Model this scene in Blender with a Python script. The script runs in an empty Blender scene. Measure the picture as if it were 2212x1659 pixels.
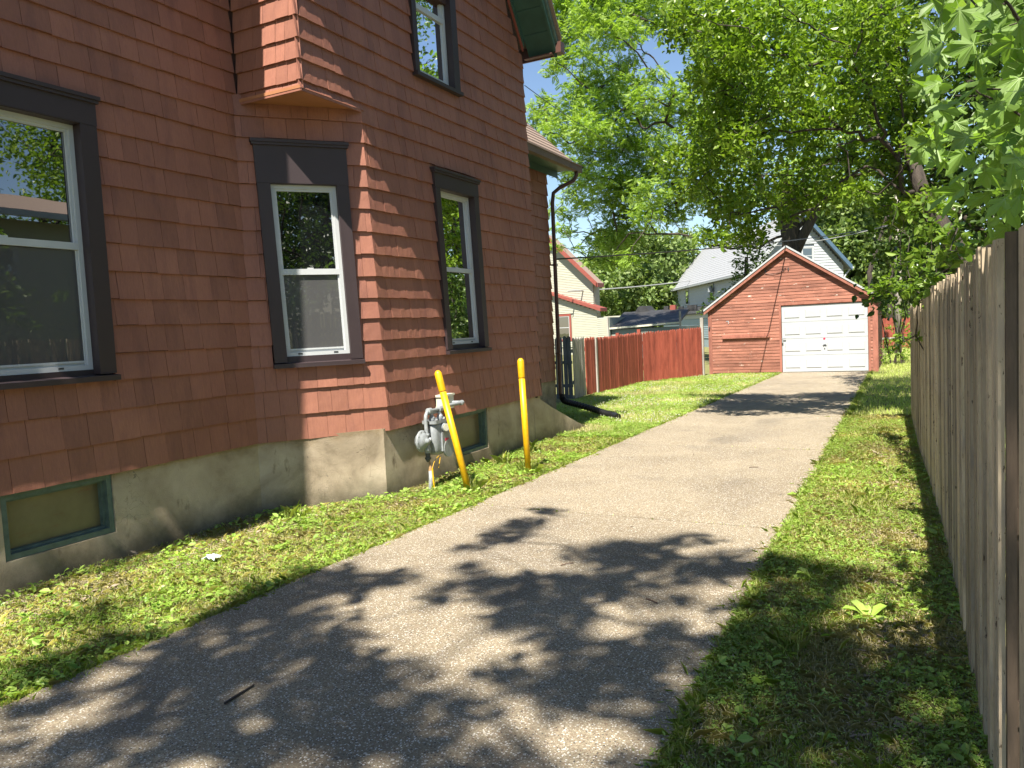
import bpy, bmesh, math, random
import numpy as np
from mathutils import Vector, Matrix, noise as mnoise
random.seed(11); NR = np.random.RandomState(7)
SC = bpy.context.scene
COL = SC.collection

# ---------------------------------------------------------------- camera, sky, sun, exposure
cam_d = bpy.data.cameras.new('camera'); cam = bpy.data.objects.new('camera', cam_d); COL.objects.link(cam)
RX = Vector((0.88955, 0.45442, -0.04767)); UPV = Vector((0.0110, 0.0835, 0.99645)); FW = Vector((-0.4563, 0.8868, -0.0693))
FW.normalize(); RX = (RX - RX.dot(FW)*FW).normalized(); UPV = RX.cross(FW)
cam.matrix_world = Matrix(((RX.x, UPV.x, -FW.x, 0), (RX.y, UPV.y, -FW.y, 0), (RX.z, UPV.z, -FW.z, 1.7), (0, 0, 0, 1)))
cam_d.sensor_width = 36; cam_d.lens = 1660/2212*36; cam_d.clip_start = 0.05; cam_d.clip_end = 2000
SC.camera = cam
SUN = Vector((0.12, -1.0, 1.57)).normalized()
w = bpy.data.worlds.new('World'); SC.world = w; w.use_nodes = True
nt = w.node_tree; nt.nodes.clear()
sky = nt.nodes.new('ShaderNodeTexSky'); sky.sky_type = 'NISHITA'; sky.sun_disc = False
sky.sun_elevation = math.asin(SUN.z); sky.sun_rotation = math.atan2(SUN.x, SUN.y)
sky.air_density = 1.0; sky.dust_density = 0.15; sky.ozone_density = 1.9; sky.altitude = 100
bg = nt.nodes.new('ShaderNodeBackground'); bg.inputs[1].default_value = 0.065
wo = nt.nodes.new('ShaderNodeOutputWorld')
nt.links.new(sky.outputs[0], bg.inputs[0]); nt.links.new(bg.outputs[0], wo.inputs[0])
sd = bpy.data.lights.new('sun', 'SUN'); so = bpy.data.objects.new('sun', sd); COL.objects.link(so)
sd.energy = 5.0; sd.angle = math.radians(0.55); sd.color = (1.0, 0.93, 0.80)
so.rotation_euler = SUN.to_track_quat('Z', 'Y').to_euler(); so.location = (0, 0, 40)
SC.view_settings.view_transform = 'Standard'; SC.view_settings.look = 'None'
SC.view_settings.exposure = 1.45; SC.view_settings.gamma = 1.0; SC.view_settings.use_curve_mapping = False
SC.render.engine = 'CYCLES'
SC.cycles.max_bounces = 7; SC.cycles.transparent_max_bounces = 8; SC.cycles.transmission_bounces = 3

# ---------------------------------------------------------------- object helpers
WL = {}
def tagp(o, label=None, cat=None, group=None, kind=None):
    if label: o['label'] = label
    if cat: o['category'] = cat
    if group: o['group'] = group
    if kind: o['kind'] = kind
    return o
def thing(name, loc, label, cat, group=None):
    o = bpy.data.objects.new(name, None); COL.objects.link(o); o.location = loc; o.empty_display_size = .2
    WL[o.name] = Vector(loc); return tagp(o, label, cat, group)
def link(name, me, world, parent=None):
    o = bpy.data.objects.new(name, me); COL.objects.link(o); world = Vector(world)
    if parent is not None:
        o.parent = parent; o.location = world - WL[parent.name]
    else: o.location = world
    WL[o.name] = world; return o
def setmats(me, mats):
    for m in (mats if isinstance(mats, (list, tuple)) else [mats]): me.materials.append(m)
def mesh_obj(name, V, F, mats, parent=None, mi=None, smooth=False, origin=None):
    V = np.asarray(V, float)
    c = V.mean(0) if origin is None else np.array(origin, float)
    me = bpy.data.meshes.new(name); me.from_pydata((V-c).tolist(), [], F); setmats(me, mats)
    if mi is not None: me.polygons.foreach_set('material_index', mi)
    if smooth: me.polygons.foreach_set('use_smooth', [True]*len(me.polygons))
    me.update(); return link(name, me, c, parent)
def np_mesh(name, V, nper, mats, parent=None, smooth=False, loops=None):
    """faces: consecutive runs of nper vertices (nper int) or explicit loops array (F,k)"""
    V = np.asarray(V, np.float32); me = bpy.data.meshes.new(name)
    if loops is None: loops = np.arange(len(V), dtype=np.int32).reshape(-1, nper)
    F, k = loops.shape
    me.vertices.add(len(V)); me.vertices.foreach_set('co', V.ravel())
    me.loops.add(F*k); me.loops.foreach_set('vertex_index', loops.ravel().astype(np.int32))
    me.polygons.add(F); me.polygons.foreach_set('loop_start', np.arange(0, F*k, k, dtype=np.int32)); me.polygons.foreach_set('loop_total', np.full(F, k, np.int32))
    if smooth: me.polygons.foreach_set('use_smooth', np.ones(F, bool))
    setmats(me, mats); me.update(calc_edges=True)
    return link(name, me, (0, 0, 0), parent)

class MB:
    def __init__(s): s.V = []; s.F = []; s.M = []
    def add(s, vs, fs, m=0):
        b = len(s.V); s.V += [tuple(v) for v in vs]; s.F += [tuple(b+i for i in f) for f in fs]; s.M += [m]*len(fs)
    def hexa(s, p, m=0): # p: 4 bottom ccw, 4 top
        s.add(p, [(3, 2, 1, 0), (4, 5, 6, 7), (0, 1, 5, 4), (1, 2, 6, 5), (2, 3, 7, 6), (3, 0, 4, 7)], m)
    def box(s, x0, x1, y0, y1, z0, z1, m=0):
        s.hexa([(x0, y0, z0), (x1, y0, z0), (x1, y1, z0), (x0, y1, z0), (x0, y0, z1), (x1, y0, z1), (x1, y1, z1), (x0, y1, z1)], m)
    def obox(s, fr, u0, u1, n0, n1, z0, z1, m=0): # box in a wall frame
        s.hexa([fr(u0, z0, n0), fr(u1, z0, n0), fr(u1, z0, n1), fr(u0, z0, n1), fr(u0, z1, n0), fr(u1, z1, n0), fr(u1, z1, n1), fr(u0, z1, n1)], m)
    def bar(s, a, b, w, t, up=(0, 0, 1), m=0):
        a, b = Vector(a), Vector(b); d = (b-a).normalized(); sdv = d.cross(Vector(up)).normalized(); u = sdv.cross(d)
        q = lambda p, i, j: p+sdv*(w/2*i)+u*(t/2*j)
        s.hexa([q(a, -1, -1), q(a, 1, -1), q(b, 1, -1), q(b, -1, -1), q(a, -1, 1), q(a, 1, 1), q(b, 1, 1), q(b, -1, 1)], m)
    def tube(s, pts, r, n=10, m=0, cap=True):
        pts = [Vector(p) for p in pts]; rs = r if isinstance(r, (list, tuple)) else [r]*len(pts)
        base = len(s.V); prev = None
        for i, p in enumerate(pts):
            d = (pts[min(i+1, len(pts)-1)]-pts[max(i-1, 0)]).normalized()
            if prev is None: prev = d.orthogonal().normalized()
            a = (prev-d*prev.dot(d)).normalized(); prev = a; b = d.cross(a)
            for k in range(n):
                t = 2*math.pi*k/n; s.V.append(tuple(p+(a*math.cos(t)+b*math.sin(t))*rs[i]))
        for i in range(len(pts)-1):
            for k in range(n):
                s.F.append((base+i*n+k, base+i*n+(k+1) % n, base+(i+1)*n+(k+1) % n, base+(i+1)*n+k)); s.M.append(m)
        if cap:
            s.F.append(tuple(base+k for k in reversed(range(n)))); s.M.append(m)
            s.F.append(tuple(base+(len(pts)-1)*n+k for k in range(n))); s.M.append(m)
    def build(s, name, mats, parent=None, smooth=False, origin=None):
        return mesh_obj(name, s.V, s.F, mats, parent, s.M, smooth, origin)

# ---------------------------------------------------------------- materials
def newmat(name):
    m = bpy.data.materials.new(name); m.use_nodes = True; n = m.node_tree; n.nodes.clear()
    out = n.nodes.new('ShaderNodeOutputMaterial'); b = n.nodes.new('ShaderNodeBsdfPrincipled'); n.links.new(b.outputs[0], out.inputs[0])
    return m, n, b, out
def N(n, t, **kw):
    x = n.nodes.new(t)
    for k, v in kw.items():
        if k in ('op',): x.operation = v
        elif k == 'blend': x.blend_type = v
        else: x.inputs[k.replace('_', ' ')].default_value = v
    return x
def pos(n, obj=False, scale=(1, 1, 1)):
    if obj: t = n.nodes.new('ShaderNodeTexCoord'); o = t.outputs['Object']
    else: t = n.nodes.new('ShaderNodeNewGeometry'); o = t.outputs['Position']
    if scale != (1, 1, 1):
        mp = n.nodes.new('ShaderNodeMapping'); mp.inputs['Scale'].default_value = scale; n.links.new(o, mp.inputs[0]); return mp.outputs[0]
    return o
def noise(n, vec, scale, detail=4, rough=.55, dist=0):
    x = n.nodes.new('ShaderNodeTexNoise'); x.inputs['Scale'].default_value = scale; x.inputs['Detail'].default_value = detail
    x.inputs['Roughness'].default_value = rough; x.inputs['Distortion'].default_value = dist; n.links.new(vec, x.inputs['Vector']); return x.outputs['Fac']
def ramp(n, fac, stops):
    r = n.nodes.new('ShaderNodeValToRGB'); e = r.color_ramp.elements
    while len(e) < len(stops): e.new(.5)
    for i, (p, c) in enumerate(stops): e[i].position = p; e[i].color = (*c, 1) if len(c) == 3 else c
    n.links.new(fac, r.inputs[0]); return r.outputs[0]
def mix(n, fac, a, b, blend='MIX'):
    x = n.nodes.new('ShaderNodeMix'); x.data_type = 'RGBA'; x.blend_type = blend
    for s, v in ((x.inputs[0], fac), (x.inputs[6], a), (x.inputs[7], b)):
        if hasattr(v, 'links'): n.links.new(v, s)
        elif isinstance(v, (int, float)): s.default_value = v
        else: s.default_value = (*v, 1)
    return x.outputs[2]
def mrange(n, v, a, b, c, d):
    x = n.nodes.new('ShaderNodeMapRange'); n.links.new(v, x.inputs[0])
    for i, q in enumerate((a, b, c, d)): x.inputs[i+1].default_value = q
    return x.outputs[0]
def bump(n, b, h, dist=.01, strength=.6):
    x = n.nodes.new('ShaderNodeBump'); x.inputs['Distance'].default_value = dist; x.inputs['Strength'].default_value = strength
    n.links.new(h, x.inputs['Height']); n.links.new(x.outputs[0], b.inputs['Normal'])
def hsvmul(n, col, val):  # multiply colour by value socket
    x = n.nodes.new('ShaderNodeVectorMath'); x.operation = 'SCALE'; n.links.new(col, x.inputs[0]); n.links.new(val, x.inputs['Scale']); return x.outputs[0]
def plain(name, col, rough=.6, metal=0, var=.15, nscale=6, bmp=0, bscale=60, objrand=0, spec=.5, coat=0):
    m, n, b, o = newmat(name); p = pos(n)
    f = noise(n, p, nscale, 5, .6); v = mrange(n, f, .25, .75, 1-var, 1+var)
    rgb = n.nodes.new('ShaderNodeRGB'); rgb.outputs[0].default_value = (*col, 1)
    c = hsvmul(n, rgb.outputs[0], v)
    if objrand:
        oi = n.nodes.new('ShaderNodeObjectInfo'); c = hsvmul(n, c, mrange(n, oi.outputs['Random'], 0, 1, 1-objrand, 1+objrand))
    n.links.new(c, b.inputs['Base Color']); b.inputs['Roughness'].default_value = rough; b.inputs['Metallic'].default_value = metal
    b.inputs['Specular IOR Level'].default_value = spec
    if bmp: bump(n, b, noise(n, p, bscale, 4, .6), bmp)
    return m

# painted cedar shingle
def shingle_mat():
    m, n, b, o = newmat('painted_shingle'); p = pos(n); po = pos(n, scale=(9, 9, 1.2))
    oi = n.nodes.new('ShaderNodeObjectInfo'); g = n.nodes.new('ShaderNodeNewGeometry')
    base = mix(n, noise(n, p, 1.1, 5, .6), (.20, .078, .056), (.37, .162, .105))
    grain = noise(n, po, 9, 5, .65, .6)
    base = mix(n, mrange(n, grain, .35, .75, 0, .45), base, (.17, .066, .055))
    fleck = ramp(n, noise(n, pos(n, scale=(1, 1, .6)), 26, 6, .7), [(.0, (0, 0, 0)), (.70, (0, 0, 0)), (.76, (1, 1, 1))])
    base = mix(n, fleck, base, (.125, .058, .05))
    base = hsvmul(n, base, mrange(n, oi.outputs['Random'], 0, 1, .86, 1.14))
    base = hsvmul(n, base, mrange(n, g.outputs['Random Per Island'], 0, 1, .92, 1.08))
    streak = noise(n, pos(n, scale=(3, 3, .5)), 2.2, 6, .7); base = mix(n, mrange(n, streak, .5, .68, 0, .38), base, (.13, .055, .05))
    chip = ramp(n, noise(n, pos(n, scale=(1, 1, 2.2)), 15, 7, .72), [(0, (0, 0, 0)), (.735, (0, 0, 0)), (.75, (1, 1, 1))]); base = mix(n, mrange(n, chip, 0, 1, 0, .6), base, (.30, .24, .19))
    n.links.new(base, b.inputs['Base Color']); b.inputs['Roughness'].default_value = .62; b.inputs['Specular IOR Level'].default_value = .35
    h = mix(n, .5, noise(n, po, 22, 4, .6), noise(n, p, 45, 4, .7))
    bump(n, b, h, .004, .7); return m
M = {}
M['shingle'] = shingle_mat()
M['trim'] = plain('dark_brown_trim', (.034, .021, .024), .55, var=.12, nscale=3, bmp=.0008, bscale=90)
M['trimgreenish'] = plain('dark_trim_side', (.03, .023, .018), .5, var=.12, nscale=3)
M['vinyl'] = plain('white_vinyl', (.46, .48, .50), .4, var=.06, nscale=4)
M['soffit'] = plain('orange_soffit', (.36, .15, .07), .65, var=.15, nscale=2, bmp=.002, bscale=30)
M['green'] = plain('dark_green_paint', (.035, .082, .066), .5, var=.2, nscale=5, bmp=.001, bscale=80)
M['palegreen'] = plain('faded_green_paint', (.085, .125, .11), .6, var=.3, nscale=14, bmp=.002, bscale=60)
M['brownmetal'] = plain('brown_metal', (.085, .036, .028), .4, var=.12, nscale=3)
M['gutter'] = plain('grey_brown_gutter', (.15, .105, .08), .75, var=.15, nscale=3)
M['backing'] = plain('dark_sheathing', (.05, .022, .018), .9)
def glass_mat(name, refl, dark):
    m, n, b, o = newmat(name); n.nodes.remove(b)
    d = N(n, 'ShaderNodeBsdfDiffuse', Color=(*dark, 1)); g = N(n, 'ShaderNodeBsdfGlossy', Color=(.95, .97, 1, 1), Roughness=.012)
    fr = N(n, 'ShaderNodeFresnel', IOR=1.5); ad = n.nodes.new('ShaderNodeMath'); ad.operation = 'MULTIPLY_ADD'; ad.inputs[1].default_value = 1.7; ad.inputs[2].default_value = refl; ad.use_clamp = True
    n.links.new(fr.outputs[0], ad.inputs[0]); mx = n.nodes.new('ShaderNodeMixShader'); n.links.new(ad.outputs[0], mx.inputs[0])
    n.links.new(d.outputs[0], mx.inputs[1]); n.links.new(g.outputs[0], mx.inputs[2]); n.links.new(mx.outputs[0], o.inputs[0])
    bp = N(n, 'ShaderNodeBump', Distance=.002, Strength=.12); n.links.new(noise(n, pos(n), 2.5, 2), bp.inputs['Height']); n.links.new(bp.outputs[0], g.inputs['Normal'])
    return m
M['glass'] = glass_mat('window_glass', .16, (.006, .007, .008))  # opaque near-black base stands in for the unlit room
M['screen'] = glass_mat('insect_screen', -.02, (.075, .075, .078))
def plaster_mat():
    m, n, b, o = newmat('old_plaster'); p = pos(n)
    c = ramp(n, noise(n, p, 1.6, 7, .62, .4), [(.28, (.18, .142, .098)), (.48, (.39, .318, .235)), (.72, (.54, .455, .35))])
    st = ramp(n, noise(n, pos(n, scale=(1, 1, .35)), 3.3, 6, .7), [(.0, (0, 0, 0)), (.62, (0, 0, 0)), (.72, (1, 1, 1))])
    c = mix(n, st, c, (.13, .095, .06))
    z = n.nodes.new('ShaderNodeSeparateXYZ'); n.links.new(p, z.inputs[0])
    zz = n.nodes.new('ShaderNodeMath'); zz.operation = 'ADD'; n.links.new(z.outputs['Z'], zz.inputs[0]); n.links.new(mrange(n, noise(n, p, 5, 5, .7), .2, .8, -.1, .1), zz.inputs[1])
    low_tone = mrange(n, zz.outputs[0], .02, .26, .75, 0.0)  # darker and greener towards the ground
    c = mix(n, low_tone, c, (.075, .07, .045))
    top_tone = mrange(n, zz.outputs[0], .62, .74, 0, .5); c = mix(n, top_tone, c, (.20, .13, .055))  # browner towards the top edge
    crack = n.nodes.new('ShaderNodeTexVoronoi'); crack.feature = 'DISTANCE_TO_EDGE'; crack.inputs['Scale'].default_value = 1.3
    dn = N(n, 'ShaderNodeVectorMath'); dn.operation = 'ADD'; ns = n.nodes.new('ShaderNodeTexNoise'); ns.inputs['Scale'].default_value = 5; n.links.new(p, ns.inputs['Vector']); n.links.new(ns.outputs['Color'], dn.inputs[0]); n.links.new(p, dn.inputs[1]); n.links.new(dn.outputs[0], crack.inputs['Vector'])
    ck = N(n, 'ShaderNodeMath', op='MULTIPLY'); n.links.new(mrange(n, crack.outputs['Distance'], 0, .004, .7, 0), ck.inputs[0]); n.links.new(mrange(n, noise(n, p, 1.1, 2), .52, .6, 0, 1), ck.inputs[1]); ck = ck.outputs[0]; c = mix(n, ck, c, (.07, .06, .05))
    n.links.new(c, b.inputs['Base Color']); b.inputs['Roughness'].default_value = .9; b.inputs['Specular IOR Level'].default_value = .2
    h = mix(n, .35, noise(n, p, 110, 4, .7), noise(n, p, 7, 6, .6)); bump(n, b, h, .02, .7); return m
M['plaster'] = plaster_mat()
def board_mat(name, c1, c2, flake=None, fth=.62, vert=False, rough=.75, fl_scale=9, objr=.12):
    m, n, b, o = newmat(name); sc = (1, 1, .08) if vert else (.12, .12, 1)
    p = pos(n); ps = pos(n, scale=sc)
    c = mix(n, noise(n, ps, 40, 5, .7), c1, c2)
    c = mix(n, mrange(n, noise(n, pos(n, scale=(1, 1, .25) if vert else (.25, .25, 1)), 6, 6, .75), .45, .7, 0, .75), c, tuple(x*.5 for x in c1))
    if flake:
        pf = pos(n, scale=((1, 1, .35) if vert else (.35, 1, 1)))
        f = ramp(n, noise(n, pf, fl_scale, 8, .75), [(0, (0, 0, 0)), (fth, (0, 0, 0)), (fth+.025, (1, 1, 1))]); c = mix(n, f, c, flake)
    oi = n.nodes.new('ShaderNodeObjectInfo'); c = hsvmul(n, c, mrange(n, oi.outputs['Random'], 0, 1, 1-objr, 1+objr))
    n.links.new(c, b.inputs['Base Color']); b.inputs['Roughness'].default_value = rough; b.inputs['Specular IOR Level'].default_value = .3
    bump(n, b, noise(n, ps, 60, 5, .7), .004, .7); return m
M['garboard'] = board_mat('flaking_red_board', (.22, .088, .062), (.36, .155, .108), (.50, .42, .36), .615, objr=.2)
M['garcorner'] = board_mat('flaking_red_corner', (.26, .10, .072), (.35, .145, .105), (.5, .42, .36), .72, vert=True)
M['redpicket'] = board_mat('red_picket', (.26, .055, .036), (.36, .095, .062), (.42, .30, .25), .73, vert=True, objr=.2)
M['greypicket'] = board_mat('weathered_picket', (.30, .28, .25), (.46, .43, .39), None, vert=True)
M['greygate'] = board_mat('dark_grey_picket', (.10, .11, .12), (.17, .18, .19), None, vert=True)
M['plank'] = board_mat('weathered_plank', (.31, .24, .165), (.62, .51, .37), (.07, .045, .03), .60, vert=True, objr=.38, fl_scale=34)
M['postwood'] = board_mat('fence_post_wood', (.06, .042, .03), (.14, .10, .072), None, vert=True)
M['shingleroof'] = plain('brown_roof', (.22, .16, .13), .9, var=.3, nscale=40, bmp=.004, objrand=.15)
M['greyroof'] = plain('grey_roof', (.26, .27, .29), .9, var=.25, nscale=12, bmp=.003)
M['tarpaper'] = plain('black_tar_roof', (.028, .028, .031), .65, var=.4, nscale=4, bmp=.02, bscale=3)
M['white'] = plain('white_paint', (.40, .42, .44), .45, var=.05, nscale=2)
M['whitesiding'] = plain('white_siding', (.38, .41, .44), .55, var=.06, nscale=2)
M['cream'] = plain('cream_siding', (.36, .36, .29), .6, var=.06, nscale=2)
M['greysiding'] = plain('green_grey_siding', (.22, .25, .22), .6, var=.06)
M['bluesiding'] = plain('blue_grey_siding', (.30, .38, .42), .6, var=.06)
M['redtrim'] = plain('red_trim', (.24, .06, .045), .5, var=.15)
M['bluetarp'] = plain('blue_rake', (.06, .11, .17), .5, var=.2)
M['yellow'] = plain('yellow_plastic', (.62, .34, .004), .42, var=.16, nscale=18)
M['meter'] = plain('grey_meter_paint', (.24, .26, .275), .45, var=.25, nscale=22)
M['meterdark'] = plain('dark_fitting', (.05, .055, .06), .5, var=.2, nscale=20)
M['creambox'] = plain('cream_plastic', (.55, .54, .44), .5, var=.06)
M['blackpipe'] = plain('black_corrugated', (.012, .012, .013), .38, var=.1)
M['brass'] = plain('tarnished_brass', (.28, .17, .08), .5, var=.2, nscale=30)
M['redsticker'] = plain('red_sticker', (.5, .03, .08), .5)
M['panel'] = None
def panel_mat():
    m, n, b, o = newmat('rusty_basement_panel'); p = pos(n)
    c = ramp(n, noise(n, p, 2.2, 6, .6), [(.3, (.10, .085, .045)), (.7, (.19, .165, .09))])
    f = mrange(n, noise(n, pos(n, scale=(1, .5, 3)), 3, 6, .7), .56, .7, 0, .8); c = mix(n, f, c, (.16, .06, .025))
    n.links.new(c, b.inputs['Base Color']); b.inputs['Roughness'].default_value = .3; return m
M['panel'] = panel_mat()
def bark_mat():
    m, n, b, o = newmat('bark'); p = pos(n, scale=(1, 1, .25)); f = noise(n, p, 14, 6, .7)
    c = ramp(n, f, [(.3, (.018, .014, .012)), (.7, (.085, .066, .054))]); n.links.new(c, b.inputs['Base Color']); b.inputs['Roughness'].default_value = .9
    bump(n, b, f, .05, .9); return m
M['bark'] = bark_mat()
def leaf_mat(name, c1, c2, c3, trans=.35, rough=.4, tcol=None, spec=.5):
    m, n, b, o = newmat(name); g = n.nodes.new('ShaderNodeNewGeometry'); oi = n.nodes.new('ShaderNodeObjectInfo')
    r = g.outputs['Random Per Island']
    c = ramp(n, r, [(0, c1), (.5, c2), (1, c3)])
    c = hsvmul(n, c, mrange(n, noise(n, g.outputs['Position'], .8, 3, .6), .3, .7, .8, 1.2))
    c = hsvmul(n, c, mrange(n, oi.outputs['Random'], 0, 1, .9, 1.12))
    n.links.new(c, b.inputs['Base Color']); b.inputs['Roughness'].default_value = rough; b.inputs['Specular IOR Level'].default_value = spec
    t = n.nodes.new('ShaderNodeBsdfTranslucent'); tc = mix(n, 1.0, c, tcol or (1.25, 1.35, .55), 'MULTIPLY'); n.links.new(tc, t.inputs[0])
    mx = n.nodes.new('ShaderNodeMixShader'); mx.inputs[0].default_value = trans; n.links.new(b.outputs[0], mx.inputs[1]); n.links.new(t.outputs[0], mx.inputs[2]); n.links.new(mx.outputs[0], o.inputs[0])
    return m
M['walnut'] = leaf_mat('walnut_leaves', (.14, .225, .032), (.205, .31, .05), (.31, .42, .09), .46, .55)
M['mulberry'] = leaf_mat('mulberry_leaves', (.10, .18, .014), (.165, .27, .022), (.27, .38, .045), .45, .34, spec=.5)
M['maple'] = leaf_mat('maple_leaves', (.07, .14, .03), (.15, .26, .05), (.30, .42, .11), .45, .5)
M['vein'] = plain('pale_leaf_vein', (.20, .30, .09), .6)
M['vine'] = leaf_mat('vine_leaves', (.09, .17, .018), (.15, .25, .03), (.23, .33, .05), .42, .35)
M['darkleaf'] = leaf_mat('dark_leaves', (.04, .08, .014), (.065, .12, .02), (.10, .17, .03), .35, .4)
M['hill'] = leaf_mat('hill_leaves', (.09, .15, .04), (.15, .22, .06), (.22, .28, .10), .35, .6)
M['grass'] = leaf_mat('grass_blades', (.28, .38, .065), (.40, .50, .11), (.58, .58, .27), .4, .5)
M['grass2'] = leaf_mat('dry_grass_blades', (.42, .39, .18), (.56, .50, .29), (.64, .57, .39), .35, .6)
M['clover'] = leaf_mat('clover_leaves', (.16, .29, .04), (.26, .40, .06), (.38, .50, .12), .35, .45)
M['flower'] = plain('clover_flower', (.45, .45, .36), .8)
M['twig'] = plain('twig', (.09, .055, .04), .8)
M['twigdark'] = plain('dark_twig', (.02, .016, .016), .7)
M['paper'] = plain('crumpled_paper', (.38, .45, .45), .7)
M['wire'] = plain('black_wire', (.012, .012, .012), .5)
M['greywire'] = plain('grey_wire', (.35, .36, .37), .5)
M['litter'] = plain('wood_chip', (.24, .19, .14), .9, var=.3, nscale=30, objrand=.3)
M['polewood'] = board_mat('pole_wood', (.28, .25, .22), (.42, .39, .35), None, vert=True)
def soil_mat():
    m, n, b, o = newmat('soil_and_turf'); p = pos(n)
    c = ramp(n, noise(n, p, 26, 6, .75), [(.3, (.10, .075, .05)), (.5, (.24, .19, .13)), (.72, (.38, .31, .22))])
    gr = ramp(n, noise(n, p, 1.7, 5, .65), [(.35, (0, 0, 0)), (.55, (1, 1, 1))])
    c = mix(n, mrange(n, gr, 0, 1, .35, .8), c, (.15, .17, .05))
    n.links.new(c, b.inputs['Base Color']); b.inputs['Roughness'].default_value = .95; b.inputs['Specular IOR Level'].default_value = .1
    bump(n, b, noise(n, p, 40, 6, .75), .03, .8); return m
M['soil'] = soil_mat()
def concrete_mat():
    m, n, b, o = newmat('exposed_aggregate_concrete'); p = pos(n); oi = n.nodes.new('ShaderNodeObjectInfo')
    c = ramp(n, noise(n, p, .9, 6, .6, .3), [(.3, (.20, .165, .112)), (.5, (.29, .245, .17)), (.7, (.36, .305, .215))])
    st = mrange(n, noise(n, pos(n, scale=(1, .4, 1)), .8, 5, .6), .52, .70, 0, .45); c = mix(n, st, c, (.11, .10, .092))
    rs = mrange(n, noise(n, p, 1.3, 3, .5), .70, .80, 0, .4); c = mix(n, rs, c, (.30, .18, .09))
    c = mix(n, mrange(n, noise(n, p, 110, 3, .75), .38, .60, .0, .65), c, (.11, .088, .062))
    c = mix(n, mrange(n, noise(n, p, 75, 3, .75), .56, .66, .0, .6), c, (.50, .44, .34))
    for sc, th, col in ((85, .17, (.58, .56, .52)), (60, .14, (.07, .062, .058)), (38, .12, (.44, .41, .36)), (120, .2, (.19, .13, .09))):
        v = n.nodes.new('ShaderNodeTexVoronoi'); v.inputs['Scale'].default_value = sc; n.links.new(p, v.inputs['Vector'])
        k = N(n, 'ShaderNodeMath', op='LESS_THAN'); n.links.new(v.outputs['Distance'], k.inputs[0])
        sepc = n.nodes.new('ShaderNodeSeparateColor'); n.links.new(v.outputs['Color'], sepc.inputs[0])
        th2 = N(n, 'ShaderNodeMath', op='MULTIPLY'); n.links.new(sepc.outputs[0], th2.inputs[0]); th2.inputs[1].default_value = th*2.4; n.links.new(th2.outputs[0], k.inputs[1])
        c = mix(n, k.outputs[0], c, col)
    vc = n.nodes.new('ShaderNodeTexVoronoi'); vc.feature = 'DISTANCE_TO_EDGE'; vc.inputs['Scale'].default_value = .42
    dn = n.nodes.new('ShaderNodeVectorMath'); dn.operation = 'ADD'; ns = n.nodes.new('ShaderNodeTexNoise'); ns.inputs['Scale'].default_value = 2.5; ns.inputs['Detail'].default_value = 6; n.links.new(p, ns.inputs['Vector']); n.links.new(ns.outputs['Color'], dn.inputs[0]); n.links.new(p, dn.inputs[1]); n.links.new(dn.outputs[0], vc.inputs['Vector'])
    cm = N(n, 'ShaderNodeMath', op='MULTIPLY'); n.links.new(mrange(n, vc.outputs['Distance'], 0, .0035, .75, 0), cm.inputs[0]); n.links.new(mrange(n, noise(n, p, .5, 2), .50, .56, 0, 1), cm.inputs[1]); c = mix(n, cm.outputs[0], c, (.07, .06, .05))
    oil = mrange(n, noise(n, p, .75, 3, .5, .5), .60, .74, 0, .55); c = mix(n, oil, c, (.09, .08, .072))
    n.links.new(c, b.inputs['Base Color']); b.inputs['Roughness'].default_value = .85; b.inputs['Specular IOR Level'].default_value = .3
    bump(n, b, noise(n, p, 160, 4, .8), .006, .8); return m
M['concrete'] = concrete_mat()
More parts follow.
